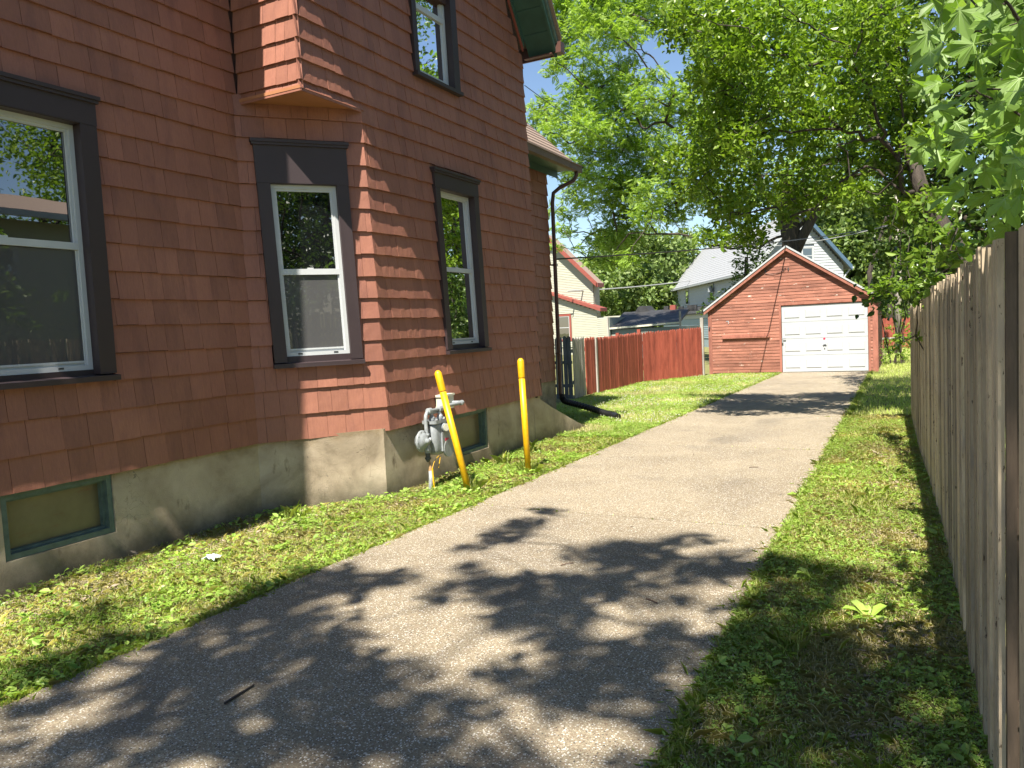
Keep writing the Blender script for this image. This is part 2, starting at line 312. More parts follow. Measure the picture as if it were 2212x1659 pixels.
# ---- traced world positions of leaf clumps (x, y, z, radius) and limbs
WALNUT = [(-12.87, 31.95, 15.41, 0.89), (-10.04, 27.35, 13.33, 0.75), (-10.26, 31.26, 14.45, 0.91), (-9.63, 32.67, 14.92, 0.86), (-11.7, 30.6, 14.09, 0.63), (-12.64, 31.62, 14.07, 0.51), (-9.52, 27.19, 12.23, 0.68), (-9.33, 29.32, 12.86, 0.59), (-11.69, 27.47, 11.75, 0.32), (-13.21, 31.99, 13.53, 0.45), (-12.18, 28.42, 11.79, 0.27), (-11.31, 29.45, 12.48, 0.47), (-11.9, 33, 13.34, 0.45), (-10.69, 32.04, 12.49, 0.43), (-10.5, 32.84, 12.95, 0.44), (-11.29, 29.45, 11.39, 0.61), (-10.46, 29.67, 11.29, 0.67), (-10.02, 31.24, 11.48, 0.63), (-11.73, 29.61, 10.86, 0.68), (-10.45, 28.39, 10.09, 0.71), (-9.7, 29.12, 10.13, 0.72), (-8.21, 27.45, 9.72, 0.55), (-8.3, 28.95, 11.01, 0.38), (-14.68, 32.92, 12.02, 0.46), (-14.95, 32.74, 11.43, 0.54), (-13.27, 30.58, 10.67, 0.5), (-12.94, 29.75, 9.76, 0.56), (-11.83, 28.7, 9.76, 0.6), (-10.45, 27.08, 8.95, 0.62), (-10.04, 28.27, 9.13, 0.64), (-10.2, 31.58, 9.84, 0.77), (-9.21, 32.14, 10.34, 0.78), (-7.49, 28.85, 10.17, 0.56), (-8.09, 31.61, 10.17, 0.62), (-12.43, 31.54, 9.49, 0.65), (-11.35, 31.01, 8.95, 0.7), (-10.27, 30.82, 8.76, 0.76), (-9.47, 31.44, 8.89, 0.76), (-7.93, 28.86, 8.31, 0.63), (-12.46, 31.08, 8.15, 0.65), (-10.68, 28.33, 7.37, 0.58), (-10.34, 29.66, 7.52, 0.74), (-9.96, 31.5, 7.75, 0.77), (-8.95, 30.99, 7.94, 0.61), (-11.56, 28.41, 6.85, 0.39), (-12.83, 32.65, 7.13, 0.53), (-11.03, 30.72, 6.96, 0.77), (-9.88, 30.27, 6.9, 0.74), (-7.94, 26.58, 6.29, 0.59), (-8.04, 30.06, 7.16, 0.52), (-11.6, 28.13, 7.96, 0.39), (-13.35, 30.87, 8.52, 0.29), (-12.77, 29.51, 6.54, 0.31), (-13.22, 31.81, 6.64, 0.3), (-13.17, 30.71, 5.95, 0.29), (-12.97, 31.68, 5.88, 0.26), (-12.44, 28.76, 5.03, 0.24), (-12.44, 30.69, 5.04, 0.18), (-11.29, 31.3, 5.74, 0.57), (-10.59, 31.88, 6.22, 0.79), (-8.76, 28.78, 5.88, 0.57), (-9.02, 31.98, 6.47, 0.56), (-8.37, 32.15, 6.14, 0.49), (-10.76, 30.97, 5.11, 0.56), (-12.34, 32.84, 5.48, 0.45), (-10.6, 32.72, 5.45, 0.51), (-11.39, 29.87, 4.48, 0.34), (-10.57, 29.94, 4.28, 0.47), (-9.09, 27.58, 4.14, 0.37), (-7.61, 31.94, 6.71, 0.55), (-8.82, 32.59, 6.94, 0.43), (-6.78, 29.6, 4.95, 0.38), (-13.47, 30.99, 15.22, 0.44), (-13.12, 31.18, 14.59, 0.51), (-12.78, 31.25, 15.97, 0.8), (-9.98, 27.62, 14.12, 0.75), (-9.98, 31.57, 15.42, 0.84), (-8.25, 30.28, 14.48, 0.79), (-8.44, 30.83, 13.45, 0.4), (-7.36, 29.24, 13.25, 0.51), (-6.66, 30.55, 14.03, 0.59), (-6.82, 31.54, 13.23, 0.6), (-6.69, 30.64, 11.88, 0.59), (-7.2, 31.18, 11.29, 0.6), (-5.79, 26.68, 8.83, 0.51), (-6.01, 27.54, 8.35, 0.53), (-6.66, 29.37, 7.73, 0.56), (-6.96, 30.73, 6.76, 0.59), (-5.4, 27.92, 13.04, 0.53), (-5.89, 30.96, 12.86, 0.59), (-5.61, 30.6, 12.02, 0.58), (-4.92, 26.77, 9.83, 0.5), (-5.54, 29.57, 9.7, 0.56), (-5.56, 27.97, 8.02, 0.53), (-5.26, 26.85, 7.11, 0.51), (-5.05, 27.37, 5.93, 0.52), (-4.46, 28.56, 12.71, 0.53), (-4.23, 27.68, 11.56, 0.51), (-4.41, 27.76, 10.58, 0.52), (-4.07, 26.73, 9.31, 0.5), (-4.42, 29.52, 9.41, 0.55), (-4.6, 28.97, 8.39, 0.54), (-4.96, 30.48, 7.77, 0.57), (-4.9, 30.34, 6.44, 0.57), (-3.59, 28.05, 12.45, 0.51), (-4, 32.37, 13.2, 0.59), (-3.1, 26.5, 10.14, 0.48), (-3.65, 29.13, 10.07, 0.53), (-3.4, 28.31, 9.05, 0.52), (-3.4, 29.17, 8.31, 0.53), (-3.3, 27.25, 6.63, 0.5), (-4.24, 31.9, 6.47, 0.59), (-2.64, 28.93, 12.59, 0.52), (-2.59, 26.73, 11.15, 0.48), (-2.9, 30.49, 11.06, 0.55), (-2.59, 27.12, 9.22, 0.49), (-2.57, 30.04, 8.91, 0.54), (-2.71, 28.71, 7.95, 0.52), (-2.8, 30.28, 7.09, 0.55), (-3.25, 32.73, 6.48, 0.59), (-1.74, 31.82, 13.27, 0.56), (-1.93, 29.22, 11.44, 0.52), (-2.09, 31.78, 11.56, 0.57), (-1.81, 30.67, 9.93, 0.54), (-1.83, 28.9, 8.54, 0.51), (-1.67, 27.42, 7.55, 0.49), (-1.96, 30.37, 7.27, 0.54), (-2.07, 30.17, 6.27, 0.54), (-0.88, 32.72, 13.32, 0.57), (-1.13, 32.79, 12.83, 0.57), (-0.72, 30.46, 10.8, 0.53), (-0.92, 28.78, 9.57, 0.5), (-0.97, 32.31, 9.21, 0.56), (-0.85, 26.51, 7.19, 0.46), (-1.04, 27.2, 6.28, 0.48), (-1.18, 30.18, 6.01, 0.53)]
MULBERRY = [(-3.13, 12.21, 6.36, 0.26), (-2.54, 10.8, 5.88, 0.28), (-3.13, 12.37, 6.18, 0.24), (-2.99, 13.15, 6.45, 0.34), (-2.32, 11.55, 6.04, 0.32), (-2.21, 11.92, 5.78, 0.33), (-2.42, 11.39, 5.43, 0.29), (-2.61, 11.7, 5.32, 0.25), (-2.65, 13.79, 5.89, 0.38), (-2.51, 12.13, 5.15, 0.31), (-3.13, 13.97, 5.54, 0.3), (-2.54, 13.88, 5.42, 0.38), (-3.01, 13.01, 4.97, 0.25), (-2.51, 12.02, 4.63, 0.31), (-3.45, 14.38, 5.01, 0.31), (-2.78, 12.92, 4.55, 0.33), (-2.41, 12.65, 4.52, 0.32), (-3.2, 12.42, 4.33, 0.24), (-4.02, 14.6, 4.67, 0.21), (-3.09, 13.04, 4.34, 0.28), (-2.61, 12.44, 4.12, 0.29), (-2.99, 13.18, 4.02, 0.25), (-3.03, 12.08, 3.74, 0.2), (-2.69, 13.73, 3.98, 0.35), (-2.76, 13.33, 3.6, 0.28), (-2.47, 12.92, 3.39, 0.27), (-3.12, 14.35, 3.91, 0.2), (-2.79, 14.88, 3.33, 0.31), (-2.54, 12.18, 2.96, 0.2), (-2.1, 12.04, 6.15, 0.36), (-1.54, 11.34, 5.79, 0.33), (-1.31, 13.31, 6.44, 0.38), (-0.81, 12.94, 6.16, 0.37), (-0.31, 11.37, 5.57, 0.29), (-1.9, 11.51, 5.48, 0.34), (-1.43, 11.26, 5.24, 0.33), (-1.24, 13.78, 6.01, 0.39), (-0.63, 11.71, 5.32, 0.33), (-0.25, 12.66, 5.6, 0.3), (0.03, 12.18, 5.61, 0.23), (0.07, 12.94, 5.38, 0.24), (-2.25, 12.77, 5.41, 0.38), (-1.82, 13.27, 5.41, 0.39), (-1.14, 11.4, 4.81, 0.33), (-0.85, 13.39, 5.31, 0.38), (-0.39, 12.02, 4.87, 0.26), (-0.04, 12.8, 4.96, 0.27), (-2.21, 12.21, 4.77, 0.31), (-1.79, 12.12, 4.68, 0.3), (-1.48, 12.86, 4.84, 0.32), (-1.05, 12.72, 4.69, 0.31), (-0.62, 12.41, 4.59, 0.24), (-0.17, 13.66, 4.8, 0.32), (0.17, 13.2, 4.64, 0.25), (-2.04, 11.47, 4.23, 0.26), (-1.71, 12.26, 4.21, 0.3), (-1.31, 12.92, 4.32, 0.31), (-1.08, 14.53, 4.4, 0.35), (-0.68, 14.44, 4.38, 0.28), (-0.17, 13.3, 4.23, 0.31), (0.2, 11.59, 3.91, 0.24), (-2.39, 14.14, 4.23, 0.29), (-1.71, 13.12, 3.85, 0.29), (-1.32, 13.63, 3.87, 0.3), (-0.92, 14.1, 3.89, 0.31), (-0.29, 13.75, 4.02, 0.26), (0.05, 13.28, 3.89, 0.22), (-2.25, 14.93, 3.73, 0.34), (-1.56, 13.21, 3.45, 0.21), (-1.35, 13.17, 3.55, 0.23), (-2.65, 14.7, 3.75, 0.34), (-1.67, 12.69, 3.2, 0.17), (-1.08, 12.87, 3.48, 0.23), (-2.55, 14.9, 3.31, 0.24), (-0.58, 12.07, 3.43, 0.21), (-0.33, 14.81, 3.5, 0.16), (0.05, 14.36, 3.4, 0.21), (0.16, 13.39, 3.45, 0.22), (0.31, 12.94, 3.32, 0.19), (-0.07, 14.77, 3.24, 0.19), (-2.24, 12.87, 6.99, 0.13), (-1.44, 10.73, 6.01, 0.11), (-1.12, 11.75, 6.31, 0.12), (-0.69, 12.01, 6.3, 0.12), (-0.26, 11.91, 6.16, 0.11), (0.15, 11.48, 5.9, 0.11), (0.51, 11, 5.64, 0.1)]
VINE = [(0.2, 8.63, 2.75, 0.12), (0.02, 9.96, 2.27, 0.18), (-0.18, 10.5, 2.05, 0.14), (-0.28, 10.5, 1.97, 0.1), (0.07, 9.6, 1.96, 0.15), (0.24, 8.15, 2.01, 0.13), (-0.04, 10.33, 1.93, 0.14), (0.19, 8.63, 2.19, 0.16), (0.31, 7.18, 2.13, 0.13), (0.36, 5.96, 2.07, 0.1), (0.37, 5.48, 1.98, 0.06), (0.37, 4.51, 2, 0.06), (0.33, 6.93, 2.25, 0.13), (0.24, 8.15, 2.44, 0.15), (0.13, 9.12, 1.8, 0.08), (-0.03, 10.21, 1.39, 0.08), (0.1, 9.36, 1.43, 0.05), (-0.09, 10.5, 1.3, 0.07), (-0.38, 10.5, 2.04, 0.05), (0.08, 9.6, 2.83, 0.11), (-0.07, 10.5, 2.97, 0.07), (0.28, 7.66, 2.58, 0.12)]
BACKTREE = [(-0.45, 13.41, 6.79, 0.42), (-0.76, 17.75, 7.9, 0.42), (-0.56, 17.34, 7.52, 0.42), (-0.44, 17.21, 6.47, 0.42), (-0.7, 14.32, 5.33, 0.42), (-0.6, 17.27, 5.42, 0.42), (-0.28, 18.51, 8.88, 0.42), (-0.23, 15.48, 7.1, 0.42), (-0.2, 13.26, 5.9, 0.42), (-0.23, 13.43, 5.61, 0.42), (-0.32, 17.45, 6.15, 0.42), (0.01, 15.59, 5.3, 0.42), (-0.21, 15.94, 4.71, 0.42), (0.02, 13.33, 3.84, 0.42), (-0.08, 16.79, 3.96, 0.42), (-0.16, 16.33, 3.05, 0.42), (-0.12, 16.31, 2.79, 0.42), (-0.27, 16.1, 2.05, 0.42), (0.21, 15.23, 7.52, 0.42), (0.47, 17.28, 7.74, 0.42), (0.42, 17.01, 7.17, 0.42), (0.2, 16.56, 6.54, 0.42), (0.23, 15.88, 5.53, 0.42), (0.21, 13.18, 4.48, 0.42), (0.35, 13.9, 4.44, 0.42), (0.43, 14.34, 3.83, 0.42), (0.18, 16.99, 3.59, 0.42), (0.45, 16.75, 3.36, 0.42), (0.23, 15, 2.68, 0.42), (0.33, 15.31, 2.15, 0.42), (0.7, 16.89, 7.79, 0.42), (1.01, 18.11, 7.79, 0.42), (0.81, 16.44, 6.69, 0.42), (0.74, 13.58, 5.46, 0.42), (0.51, 13.24, 5.06, 0.42), (1, 17.56, 5.43, 0.42), (0.68, 18.34, 5.09, 0.42), (0.8, 15.79, 4.11, 0.42), (0.54, 13.95, 3.5, 0.42), (0.82, 18.28, 3.36, 0.42), (0.58, 14.66, 2.62, 0.42), (0.57, 14.41, 2.13, 0.42), (1.41, 18.55, 8.59, 0.42), (1.26, 17.13, 7.18, 0.42), (1.49, 18.67, 7.3, 0.42), (1, 14.75, 5.64, 0.42), (1.11, 13.98, 4.96, 0.42), (0.99, 14.38, 4.89, 0.42), (1.25, 18.84, 5.13, 0.42), (1.14, 15.81, 4.11, 0.42), (1.22, 17.31, 3.62, 0.42), (1.15, 17.03, 3.27, 0.42), (1.32, 15.58, 2.47, 0.42), (1.14, 13.37, 2.15, 0.42), (1.43, 13.27, 6.4, 0.42), (1.66, 16.11, 6.73, 0.42), (1.33, 13.43, 5.79, 0.42), (2.06, 18.61, 6.6, 0.42), (1.23, 13.3, 4.93, 0.42), (1.45, 14.53, 4.83, 0.42), (1.33, 13.31, 4.09, 0.42), (1.29, 14.08, 3.58, 0.42), (1.65, 16.19, 3.57, 0.42), (1.27, 13.65, 2.9, 0.42), (1.7, 16.59, 2.38, 0.42), (1.43, 13.1, 2.05, 0.42), (2.11, 16.43, 7.41, 0.42), (2.17, 17.35, 7.18, 0.42), (2.13, 15.69, 6.28, 0.42), (1.84, 13.69, 5.33, 0.42), (2.18, 17.63, 5.94, 0.42), (1.85, 13.78, 4.51, 0.42), (1.61, 13.51, 4.1, 0.42), (1.83, 14.47, 3.71, 0.42), (1.58, 13.29, 3.11, 0.42), (1.85, 15.24, 3, 0.42), (1.78, 14.88, 2.47, 0.42), (2.44, 18.38, 2.01, 0.42)]
CREEPER = [(-5.47, 29.5, 4.65, 0.25), (-5.1, 29.5, 4.65, 0.29), (-4.7, 29.5, 4.53, 0.29), (-4.39, 29.5, 4.34, 0.21), (-5.31, 29.5, 4.22, 0.29), (-4.91, 29.5, 4.06, 0.33), (-4.56, 29.5, 3.99, 0.25), (-5.49, 29.5, 3.82, 0.25), (-5.17, 29.5, 3.63, 0.34), (-4.76, 29.5, 3.68, 0.29), (-5.5, 29.5, 3.32, 0.25), (-5.18, 29.5, 3.21, 0.25), (-5.67, 29.5, 3.04, 0.17), (-6.1, 29.5, 2.73, 0.17), (-6.48, 29.5, 2.54, 0.17), (-6.79, 29.5, 2.26, 0.15), (-6.92, 29.5, 2.05, 0.13), (-6.45, 29.5, 2.33, 0.13), (-5.85, 29.5, 2.8, 0.17), (-4.95, 29.5, 4.39, 0.25), (-4.58, 29.5, 4.77, 0.25), (-5.3, 29.5, 4.92, 0.25)]
HILL = [(-32.17, 75.22, 6.92, 1.3), (-33.3, 77.08, 5.82, 1.3), (-33.13, 78.13, 4.72, 1.3), (-30.9, 70.8, 3.3, 1.3), (-28.93, 65.9, 2.81, 1.3), (-28.57, 68.57, 7.54, 1.3), (-31.48, 74.82, 6.85, 1.3), (-27.4, 64.99, 5.77, 1.3), (-34.98, 83.83, 4.76, 1.3), (-29.71, 71.86, 3.78, 1.3), (-26.06, 62.29, 2.47, 1.3), (-31.08, 78.72, 8.11, 1.3), (-26.6, 65.94, 6.36, 1.3), (-32.93, 83.59, 6.36, 1.3), (-27.23, 69.29, 4.79, 1.3), (-28.21, 71.99, 3.48, 1.3), (-33.46, 83.53, 2.19, 1.3), (-28.73, 75.71, 7.64, 1.3), (-27.73, 71.65, 6.41, 1.3), (-24.39, 62.76, 4.75, 1.3), (-31.3, 82.28, 4.92, 1.3), (-26.25, 68.37, 3.58, 1.3), (-27.24, 70.21, 2.26, 1.3), (-25.11, 70.09, 9.82, 1.3), (-29.87, 81.32, 9.21, 1.3), (-25.51, 71.22, 7.48, 1.3), (-27.12, 73.27, 6.41, 1.3), (-23.92, 64.27, 5.41, 1.3), (-24.12, 66.58, 3.88, 1.3), (-28.08, 77.71, 3.63, 1.3), (-29.03, 80.41, 2.17, 1.3), (-25.69, 73.77, 10.38, 1.3), (-24.53, 70.95, 8.83, 1.3), (-24.24, 69.18, 7.78, 1.3), (-27.38, 78.18, 6.96, 1.3), (-28.33, 80.76, 5.42, 1.3), (-26.55, 77.41, 4.34, 1.3), (-24.61, 70.34, 2.98, 1.3), (-25.86, 74.01, 2.04, 1.3), (-21.39, 64.01, 9.09, 1.3), (-26.53, 79.47, 9.21, 1.3), (-27.41, 83.37, 8.59, 1.3), (-21.41, 63.66, 5.73, 1.3), (-27.68, 84.01, 5.78, 1.3), (-26.64, 81.28, 4.41, 1.3), (-22.1, 66.8, 3, 1.3), (-22.61, 67.5, 1.78, 1.3), (-21.91, 71.05, 9.33, 1.3), (-21.4, 66.1, 8.04, 1.3), (-26.09, 82.93, 7.85, 1.3), (-20.35, 64.5, 5.95, 1.3), (-24.71, 78.45, 5.54, 1.3), (-21.44, 66.89, 3.73, 1.3), (-24.56, 76.31, 3.48, 1.3), (-23.98, 76.55, 2.4, 1.3), (-18.8, 63.44, 8.68, 1.3), (-24.67, 82.21, 8.98, 1.3), (-21.39, 71.78, 7.35, 1.3), (-20.81, 68.95, 5.73, 1.3), (-25.77, 84.23, 5.72, 1.3), (-19.89, 64.66, 4.3, 1.3), (-20.05, 66.23, 2.9, 1.3), (-23.75, 76.87, 1.99, 1.3), (-17.93, 63.41, 8.21, 1.3), (-24.05, 84.02, 9.03, 1.3), (-22.23, 76.84, 7.29, 1.3), (-21.89, 78.03, 6.78, 1.3), (-18.16, 64.32, 4.77, 1.3), (-18.76, 64.14, 4.11, 1.3), (-18.92, 64.41, 2.82, 1.3), (-23.04, 80.78, 1.77, 1.3), (-22.17, 83.25, 10.14, 1.3), (-22.27, 84.2, 9.1, 1.3), (-17.6, 63.48, 6.83, 1.3), (-20.05, 72.55, 6.27, 1.3), (-17.26, 63.93, 4.49, 1.3), (-19.39, 70.63, 3.95, 1.3), (-19.72, 70.61, 2.89, 1.3), (-22.83, 84.14, 1.96, 1.3), (-19.83, 79.48, 10.24, 1.3), (-16.38, 64.69, 7.58, 1.3), (-20.31, 78.96, 7.72, 1.3), (-17.26, 68.68, 5.89, 1.3), (-20.68, 80.15, 5.18, 1.3), (-17.94, 69.75, 4.05, 1.3), (-16.03, 63.16, 2.74, 1.3), (-20.13, 77.32, 2.14, 1.3), (-6.51, 58.96, 10.18, 1.2), (-6.71, 63.41, 9.38, 1.2), (-6.32, 58.92, 8.03, 1.2), (-6.27, 58.05, 7.18, 1.2), (-5.99, 58.16, 6.62, 1.2), (-6.79, 61.83, 6.01, 1.2), (-6.42, 60.19, 5.28, 1.2), (-6.35, 62.72, 4.22, 1.2), (-7.61, 67.55, 3.61, 1.2), (-6.17, 58.53, 2.32, 1.2), (-6.83, 62.35, 1.27, 1.2), (-5.84, 64.45, 10.37, 1.2), (-5.25, 58.24, 9.26, 1.2), (-5.93, 66.74, 9.13, 1.2), (-5.47, 61.79, 7.35, 1.2), (-5.8, 66.92, 6.97, 1.2), (-6.06, 62.22, 5.75, 1.2), (-5.27, 60.17, 4.56, 1.2), (-5.92, 62.7, 4.31, 1.2), (-5.72, 59.23, 3.05, 1.2), (-5.77, 58.74, 2.33, 1.2), (-6.42, 66.85, 1.11, 1.2), (-5.43, 66.28, 11.19, 1.2), (-4.33, 59.36, 8.93, 1.2), (-5.54, 67.38, 8.78, 1.2), (-5.28, 62.29, 7.87, 1.2), (-5.08, 61.73, 6.54, 1.2), (-4.81, 63.18, 6.13, 1.2), (-4.36, 58.9, 4.63, 1.2), (-5.25, 61.75, 3.97, 1.2), (-5.23, 63.82, 3.24, 1.2), (-4.77, 63.69, 2.46, 1.2), (-5.47, 65.31, 1.34, 1.2), (-4.53, 65.06, 10.59, 1.2), (-4.44, 62.19, 9.14, 1.2), (-4.33, 65.93, 8.73, 1.2), (-4.16, 58.38, 7.21, 1.2), (-3.93, 58.21, 6.44, 1.2), (-4.44, 64.55, 5.98, 1.2), (-3.89, 63.3, 5.01, 1.2), (-4.34, 67.5, 3.87, 1.2), (-3.65, 59.67, 3.17, 1.2), (-3.87, 62.49, 2.51, 1.2), (-4, 61.89, 1.32, 1.2), (-2.99, 63.52, 10.34, 1.2), (-2.98, 61.51, 9.32, 1.2), (-3.17, 60.07, 8.06, 1.2), (-3.14, 58.88, 7.43, 1.2), (-3.72, 67.68, 7.28, 1.2), (-3.69, 65.84, 6.12, 1.2), (-3.35, 66.29, 5.19, 1.2), (-3.36, 64.29, 4.1, 1.2), (-3.8, 66.77, 3.36, 1.2), (-3.29, 59.77, 1.91, 1.2), (-3.84, 65.4, 1.62, 1.2), (-2.26, 58.43, 9.76, 1.2), (-2.39, 66.71, 9.62, 1.2), (-2.68, 59.17, 7.9, 1.2), (-2.4, 64.12, 7.46, 1.2), (-2.57, 59.11, 6, 1.2), (-2.69, 58.93, 5.34, 1.2), (-2.95, 64.49, 4.93, 1.2), (-2.12, 58.69, 3.61, 1.2), (-2.33, 59.21, 2.73, 1.2), (-2.33, 60.99, 2.28, 1.2), (-2.99, 63.16, 1.1, 1.2), (-1.31, 59.55, 9.51, 1.2), (-2.04, 67.47, 9.83, 1.2), (-1.88, 61.53, 8.38, 1.2), (-2.07, 64.22, 7.56, 1.2), (-1.52, 59.39, 6.42, 1.2), (-1.74, 62.47, 5.47, 1.2), (-1.61, 59.45, 4.31, 1.2), (-1.95, 63.36, 3.9, 1.2), (-1.52, 64.62, 2.96, 1.2), (-1.95, 66.36, 1.92, 1.2), (-1.88, 60.59, 1.5, 1.2), (-0.97, 60.65, 9.34, 1.2), (-0.87, 67.56, 9.44, 1.2), (-1.17, 61.36, 7.84, 1.2), (-1.28, 66.44, 7.54, 1.2), (-0.94, 67.72, 7.1, 1.2), (-1.07, 65.24, 5.61, 1.2), (-1.1, 61.29, 4.68, 1.2), (-1.31, 65.17, 4.21, 1.2), (-0.98, 58.63, 2.62, 1.2), (-1.22, 67.43, 2.32, 1.2), (-0.8, 63.06, 0.9, 1.2), (-0.38, 60.26, 9.52, 1.2), (-0.45, 60.9, 8.69, 1.2), (-0.45, 67.33, 8.54, 1.2), (0.16, 59.03, 6.86, 1.2), (0.04, 63.37, 6.62, 1.2), (-0.47, 63.43, 5.21, 1.2), (-0.22, 63.51, 4.8, 1.2), (0.15, 60.09, 3.68, 1.2), (-0.19, 61.82, 2.59, 1.2), (-0.11, 61.26, 1.73, 1.2), (0.01, 59.39, 1.14, 1.2), (0.33, 62.66, 9.41, 1.2), (0.6, 63.74, 8.66, 1.2), (0.66, 65.44, 8.39, 1.2), (0.47, 65.59, 7.4, 1.2), (0.66, 60.03, 6.29, 1.2), (0.69, 59.03, 5.04, 1.2), (0.9, 59.68, 4.62, 1.2), (0.3, 64.2, 3.8, 1.2), (0.86, 64.99, 3.09, 1.2), (0.28, 60.52, 1.92, 1.2), (0.48, 65.21, 1.4, 1.2)]
SIDESHRUB = [(-0.55, 27.37, 0.41, 0.21), (-0.38, 29.29, 0.43, 0.27), (-0.13, 28.01, 0.3, 0.22), (-0.57, 28.78, 0.69, 0.23), (-0.26, 28.92, 0.83, 0.23), (0.04, 28.47, 0.64, 0.22), (-0.48, 29.62, 1.2, 0.19), (0.01, 29.76, 1.18, 0.23), (-0.57, 27.85, 1.75, 0.22), (-0.11, 28, 1.73, 0.22), (0.09, 29.63, 1.95, 0.23), (-0.43, 27.4, 2.03, 0.21), (0.05, 28.26, 1.57, 0.18), (-0.64, 28.24, 0.11, 0.15), (0.03, 29.93, 0.16, 0.16)]
